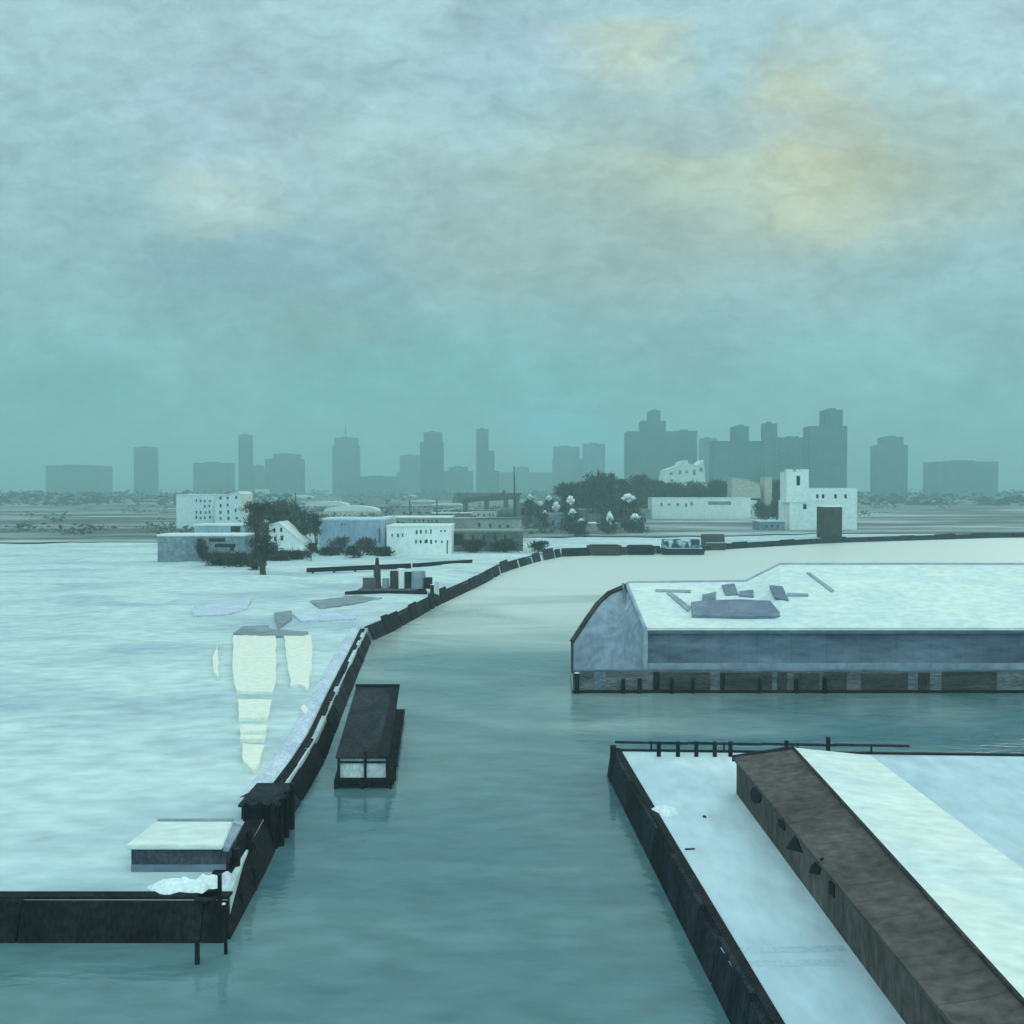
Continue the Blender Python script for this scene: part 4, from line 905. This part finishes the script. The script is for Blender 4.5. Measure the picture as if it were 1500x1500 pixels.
for i, (px, py, rx, ry, D, lab) in enumerate((
    (776, 727, 4, 4.5, 700, 'snow-laden shrub above the mauve hall, left one'), (791, 737, 3.5, 4, 660, 'snow-laden shrub at the right corner of the mauve hall'),
    (804, 729, 4.5, 4.5, 700, 'snow-laden shrub left of the small dark trees'), (814, 741, 6, 9, 640, 'tall snow-laden shrub above the slate annex'),
    (835, 732, 6, 8, 620, 'bright snow-laden shrub at the left of the round dark tree'), (838, 750, 6, 7, 560, 'snow-laden shrub at the end of the pale shed roof'),
    (798, 750, 3, 4, 600, 'tiny snow-laden shrub right of the mauve hall'), (893, 757, 6, 11, 560, 'tall snow-laden shrub beside the pale annex'),
    (919, 728, 11, 7, 620, 'widest snow-laden shrub right of the round dark tree'), (851, 762, 5, 4, 540, 'low snow-laden shrub in front of the pale shed'), (929, 757, 8, 7, 580, 'snow-laden shrub left of the long white building'))):
    c = P(px, py, D); k = D / 1500
    t = tree(lab, px, py + ry * .2, 0, rx * 1.7 + 2, D, 'twig_grey', 460, 90 + i, 'snowy_shrub', 'shrub', SG, 0, None, .02, fsize=1.5)
    mb = MB(); nn, rings = 12, 7
    for fx, fz, fs_ in ((0, .1, .8), (-.55, -.35, .55), (.6, -.25, .5), (.1, -.8, .5)):
      vs = []; c0 = c + Vector((fx * rx * k, 0, fz * ry * k))
      for j in range(rings + 1):
        th_ = math.pi * j / rings
        for q in range(nn):
            ph = 2 * math.pi * q / nn
            w_ = (.8 + fx * .1) * fs_ + .42 * noise.noise(Vector((math.cos(ph) * 1.6 + i * 3, math.sin(ph) * 1.6, j * .8 + i)))
            vs.append((c0.x + rx * k * math.sin(th_) * math.cos(ph) * w_, D - rx * k * .9 + rx * k * math.sin(th_) * math.sin(ph) * w_, c0.z + ry * k * .85 * math.cos(th_) * w_))
      mb.add(vs, [(j * nn + q, j * nn + (q + 1) % nn, (j + 1) * nn + (q + 1) % nn, (j + 1) * nn + q) for j in range(rings) for q in range(nn)])
    mb.build('snow_cap', 'puff', t, smooth=True)

# ------------------------------------------------------------------ scrub and far woods, too many to count
def scrub(name, spots, m, per, seed):
    r = random.Random(seed); mb = MB()
    for x, y, w, h in spots:
        for k in range(per):
            p = Vector((x + r.gauss(0, w * .4), y + r.gauss(0, w * .4), ZL + .3 + h * r.random() ** 1.3)); q = h * r.uniform(.12, .3)
            a = r.random() * 6.28; d1 = Vector((math.cos(a) * w / h * .6, math.sin(a) * w / h * .6, r.uniform(-.3, .6))) * q; d2 = Vector((r.uniform(-.4, .4), r.uniform(-.4, .4), 1)) * q
            mb.add([p - d1, p - d2 * .5, p + d1, p + d2], [(0, 1, 2, 3)])
    return tag(mb.build(name, m), kind='stuff')
r = random.Random(21)
sp = []
for k in range(420):                          # clumps on the open town ground
    y = 560 + 1000 * r.random() ** 1.6; x = r.uniform(-.52, .52) * y
    if noise.noise(Vector((x * .008, y * .006, 9))) < -.02: continue
    if x > 40 and y < 905: continue
    sp.append((x, y, r.uniform(5, 15), r.uniform(1.5, 4.5)))
for k in range(300):                          # thicker at the centre, between the far yard roofs
    y = r.uniform(560, 1300); sp.append((r.uniform(-.22, .035) * y, y, r.uniform(6, 18), r.uniform(1.5, 5.5)))
scrub('scrub', sp, 'twig_grey', 16, 3)
sp = []
for k in range(620):
    y = 1500 + 2900 * r.random() ** 1.3; x = r.uniform(-.6, .6) * y
    if noise.noise(Vector((x * .002, y * .002, 3))) < -.15: continue
    sp.append((x, y, r.uniform(30, 80), r.uniform(8, 20)))
scrub('far_woods', sp, 'twig_grey', 14, 4)
# ------------------------------------------------------------------ haze
mb = MB().box(-4790, 4790, -80, 4790, -3, 250)
hz = mb.build('haze', M['black']); tag(hz, kind='stuff')
hm = bpy.data.materials.new('haze'); hm.use_nodes = True
nt = hm.node_tree; nt.nodes.clear()
out = nt.nodes.new('ShaderNodeOutputMaterial'); pv = nt.nodes.new('ShaderNodeVolumePrincipled')
pv.inputs['Color'].default_value = (.66, 1.0, .995, 1); pv.inputs['Density'].default_value = .00040
pv.inputs['Anisotropy'].default_value = 0.0
nt.links.new(pv.outputs[0], out.inputs['Volume'])
hz.data.materials.clear(); hz.data.materials.append(hm)

# ------------------------------------------------------------------ sky and sun
w = bpy.data.worlds.new('World'); sc.world = w; w.use_nodes = True
nt = w.node_tree; N = nt.nodes; L = nt.links
bg = N['Background']
SUN_AZ, SUN_EL = 38, 27
sky = N.new('ShaderNodeTexSky'); sky.sky_type = 'NISHITA'; sky.sun_disc = False
sky.sun_elevation = rad(SUN_EL); sky.sun_rotation = rad(SUN_AZ)
tc = N.new('ShaderNodeTexCoord')
sep = N.new('ShaderNodeSeparateXYZ'); L.new(tc.outputs['Generated'], sep.inputs[0])
def math_(op, a, b=None, c=None, clamp=False):
    n = N.new('ShaderNodeMath'); n.operation = op; n.use_clamp = clamp
    for i, x in enumerate((a, b, c)):
        if x is None: continue
        if isinstance(x, (int, float)): n.inputs[i].default_value = x
        else: L.new(x, n.inputs[i])
    return n.outputs[0]
def mixc(f, a, b):
    n = N.new('ShaderNodeMix'); n.data_type = 'RGBA'
    if isinstance(f, (int, float)): n.inputs['Factor'].default_value = f
    else: L.new(f, n.inputs['Factor'])
    for k, x in (('A', a), ('B', b)):
        if isinstance(x, tuple): n.inputs[k].default_value = (*x, 1)
        else: L.new(x, n.inputs[k])
    return n.outputs['Result']
def noise_(vec, scale, detail=6, dist=0.0, rough=.55):
    n = N.new('ShaderNodeTexNoise'); n.inputs['Scale'].default_value = scale; n.inputs['Detail'].default_value = detail
    n.inputs['Distortion'].default_value = dist; n.inputs['Roughness'].default_value = rough
    L.new(vec, n.inputs['Vector']); return n
X, Y, Z = sep.outputs
rp = N.new('ShaderNodeValToRGB'); e = rp.color_ramp.elements
stops = [(0.0, (.19, .52, .51)), (.02, (.195, .53, .52)), (.09, (.22, .52, .52)), (.15, (.29, .53, .55)), (.22, (.35, .56, .59)), (.32, (.40, .63, .67)), (.43, (.44, .67, .72)), (.6, (.54, .80, .83)), (1.0, (.72, 1.02, 1.06))]
e[0].position = 0; e[0].color = (*stops[0][1], 1); e[1].position = 1; e[1].color = (*stops[-1][1], 1)
for p, c in stops[1:-1]:
    q = e.new(p); q.color = (*c, 1)
L.new(Z, rp.inputs['Fac'])
col = rp.outputs['Color']
# cloud banks at their places in the sky: tangent coordinates about due north
ys = math_('MAXIMUM', Y, .15)
U = math_('DIVIDE', X, ys); V = math_('DIVIDE', Z, ys)
cmb = N.new('ShaderNodeCombineXYZ'); L.new(U, cmb.inputs[0]); L.new(V, cmb.inputs[1])
mpn = N.new('ShaderNodeMapping'); mpn.inputs['Scale'].default_value = (1, 1.9, 1); L.new(cmb.outputs[0], mpn.inputs['Vector'])
wn = noise_(mpn.outputs[0], 4.5, 7, .6)
sc3 = N.new('ShaderNodeSeparateColor'); L.new(wn.outputs['Color'], sc3.inputs[0])
U2 = math_('MULTIPLY_ADD', math_('SUBTRACT', sc3.outputs[0], .5), .22, U)
V2 = math_('MULTIPLY_ADD', math_('SUBTRACT', sc3.outputs[1], .5), .13, V)
front = math_('MULTIPLY', math_('SUBTRACT', Y, .25), 3, clamp=True)
def blob(px, py, rx, ry, c, s):
    global col
    u0, v0 = (px - 750) / 1500, (715 - py) / 1500
    a = math_('POWER', math_('DIVIDE', math_('SUBTRACT', U2, u0), rx / 1500), 2)
    b_ = math_('POWER', math_('DIVIDE', math_('SUBTRACT', V2, v0), ry / 1500), 2)
    d = math_('SQRT', math_('ADD', a, b_))
    f = math_('SUBTRACT', 1, d, clamp=True)
    f = math_('MULTIPLY', math_('SMOOTH_MIN', math_('MULTIPLY', f, 1.6), 1, .4), s, clamp=True)
    col = mixc(math_('MULTIPLY', f, front), col, c)
for b_ in ((560, 570, 620, 170, (.185, .49, .49), .6), (1000, 480, 260, 90, (.33, .53, .56), .5), (1190, 550, 190, 120, (.25, .58, .57), .75),
           (400, 395, 280, 105, (.255, .42, .50), .85), (450, 480, 190, 60, (.27, .44, .43), .7), (350, 170, 170, 190, (.42, .58, .67), .55), (330, 290, 140, 75, (.55, .70, .64), .7),
           (560, 220, 260, 120, (.45, .63, .64), .5), (780, 330, 330, 120, (.37, .49, .47), .6), (1150, 245, 470, 135, (.52, .61, .47), .85), (1205, 200, 150, 200, (.60, .63, .42), .75),
           (1060, 165, 300, 42, (.40, .54, .56), .7), (900, 95, 130, 60, (.66, .75, .58), .7), (760, 90, 150, 60, (.38, .56, .66), .6), (1030, 350, 220, 70, (.42, .50, .43), .6),
           (1180, 420, 200, 70, (.36, .52, .54), .6), (850, 390, 260, 90, (.36, .50, .48), .6), (820, 635, 95, 65, (.17, .70, .82), .95), (330, 560, 140, 90, (.30, .52, .50), .5)):
    blob(*b_)
# brushy cloud texture over all of it
b1 = noise_(mpn.outputs[0], 6, 10, .35, .66); b2 = noise_(mpn.outputs[0], 34, 8, .5, .65)
f1 = N.new('ShaderNodeMapRange'); f1.inputs['From Min'].default_value = .3; f1.inputs['From Max'].default_value = .7; f1.inputs['To Min'].default_value = .78; f1.inputs['To Max'].default_value = 1.2
L.new(b1.outputs['Fac'], f1.inputs['Value'])
f2 = N.new('ShaderNodeMapRange'); f2.inputs['From Min'].default_value = .3; f2.inputs['From Max'].default_value = .7; f2.inputs['To Min'].default_value = .86; f2.inputs['To Max'].default_value = 1.13
L.new(b2.outputs['Fac'], f2.inputs['Value'])
k = math_('MULTIPLY', f1.outputs[0], f2.outputs[0])
k = math_('MULTIPLY', k, math_('MULTIPLY_ADD', math_('SUBTRACT', .1, Y, clamp=True), 1.25, 1))  # sky behind the camera brightened to fill the walls facing it
vm = N.new('ShaderNodeMix'); vm.data_type = 'RGBA'; vm.blend_type = 'MULTIPLY'; vm.inputs['Factor'].default_value = 1
L.new(col, vm.inputs['A']); L.new(k, vm.inputs['B'])
sk = N.new('ShaderNodeMix'); sk.data_type = 'RGBA'; sk.blend_type = 'MULTIPLY'; sk.inputs['Factor'].default_value = 1
L.new(sky.outputs[0], sk.inputs['A']); sk.inputs['B'].default_value = (.07, .07, .07, 1)
fin = mixc(.95, sk.outputs['Result'], vm.outputs['Result'])
L.new(fin, bg.inputs['Color']); bg.inputs['Strength'].default_value = 1.0

sl = bpy.data.lights.new('sun', 'SUN'); sl.energy = .75; sl.angle = rad(28); sl.color = (1, .95, .84)
so = bpy.data.objects.new('sun', sl); COL.objects.link(so)
sd = Vector((math.sin(rad(SUN_AZ)) * math.cos(rad(SUN_EL)), math.cos(rad(SUN_AZ)) * math.cos(rad(SUN_EL)), math.sin(rad(SUN_EL))))
so.rotation_euler = sd.to_track_quat('Z', 'Y').to_euler(); so.location = (0, 0, 300)

# ------------------------------------------------------------------ render settings
sc.view_settings.view_transform = 'Standard'; sc.view_settings.look = 'None'; sc.view_settings.exposure = 0; sc.view_settings.gamma = 1
sc.cycles.use_denoising = True
sc.cycles.max_bounces = 3; sc.cycles.volume_bounces = 0; sc.cycles.diffuse_bounces = 2; sc.cycles.glossy_bounces = 2; sc.cycles.adaptive_threshold = .02
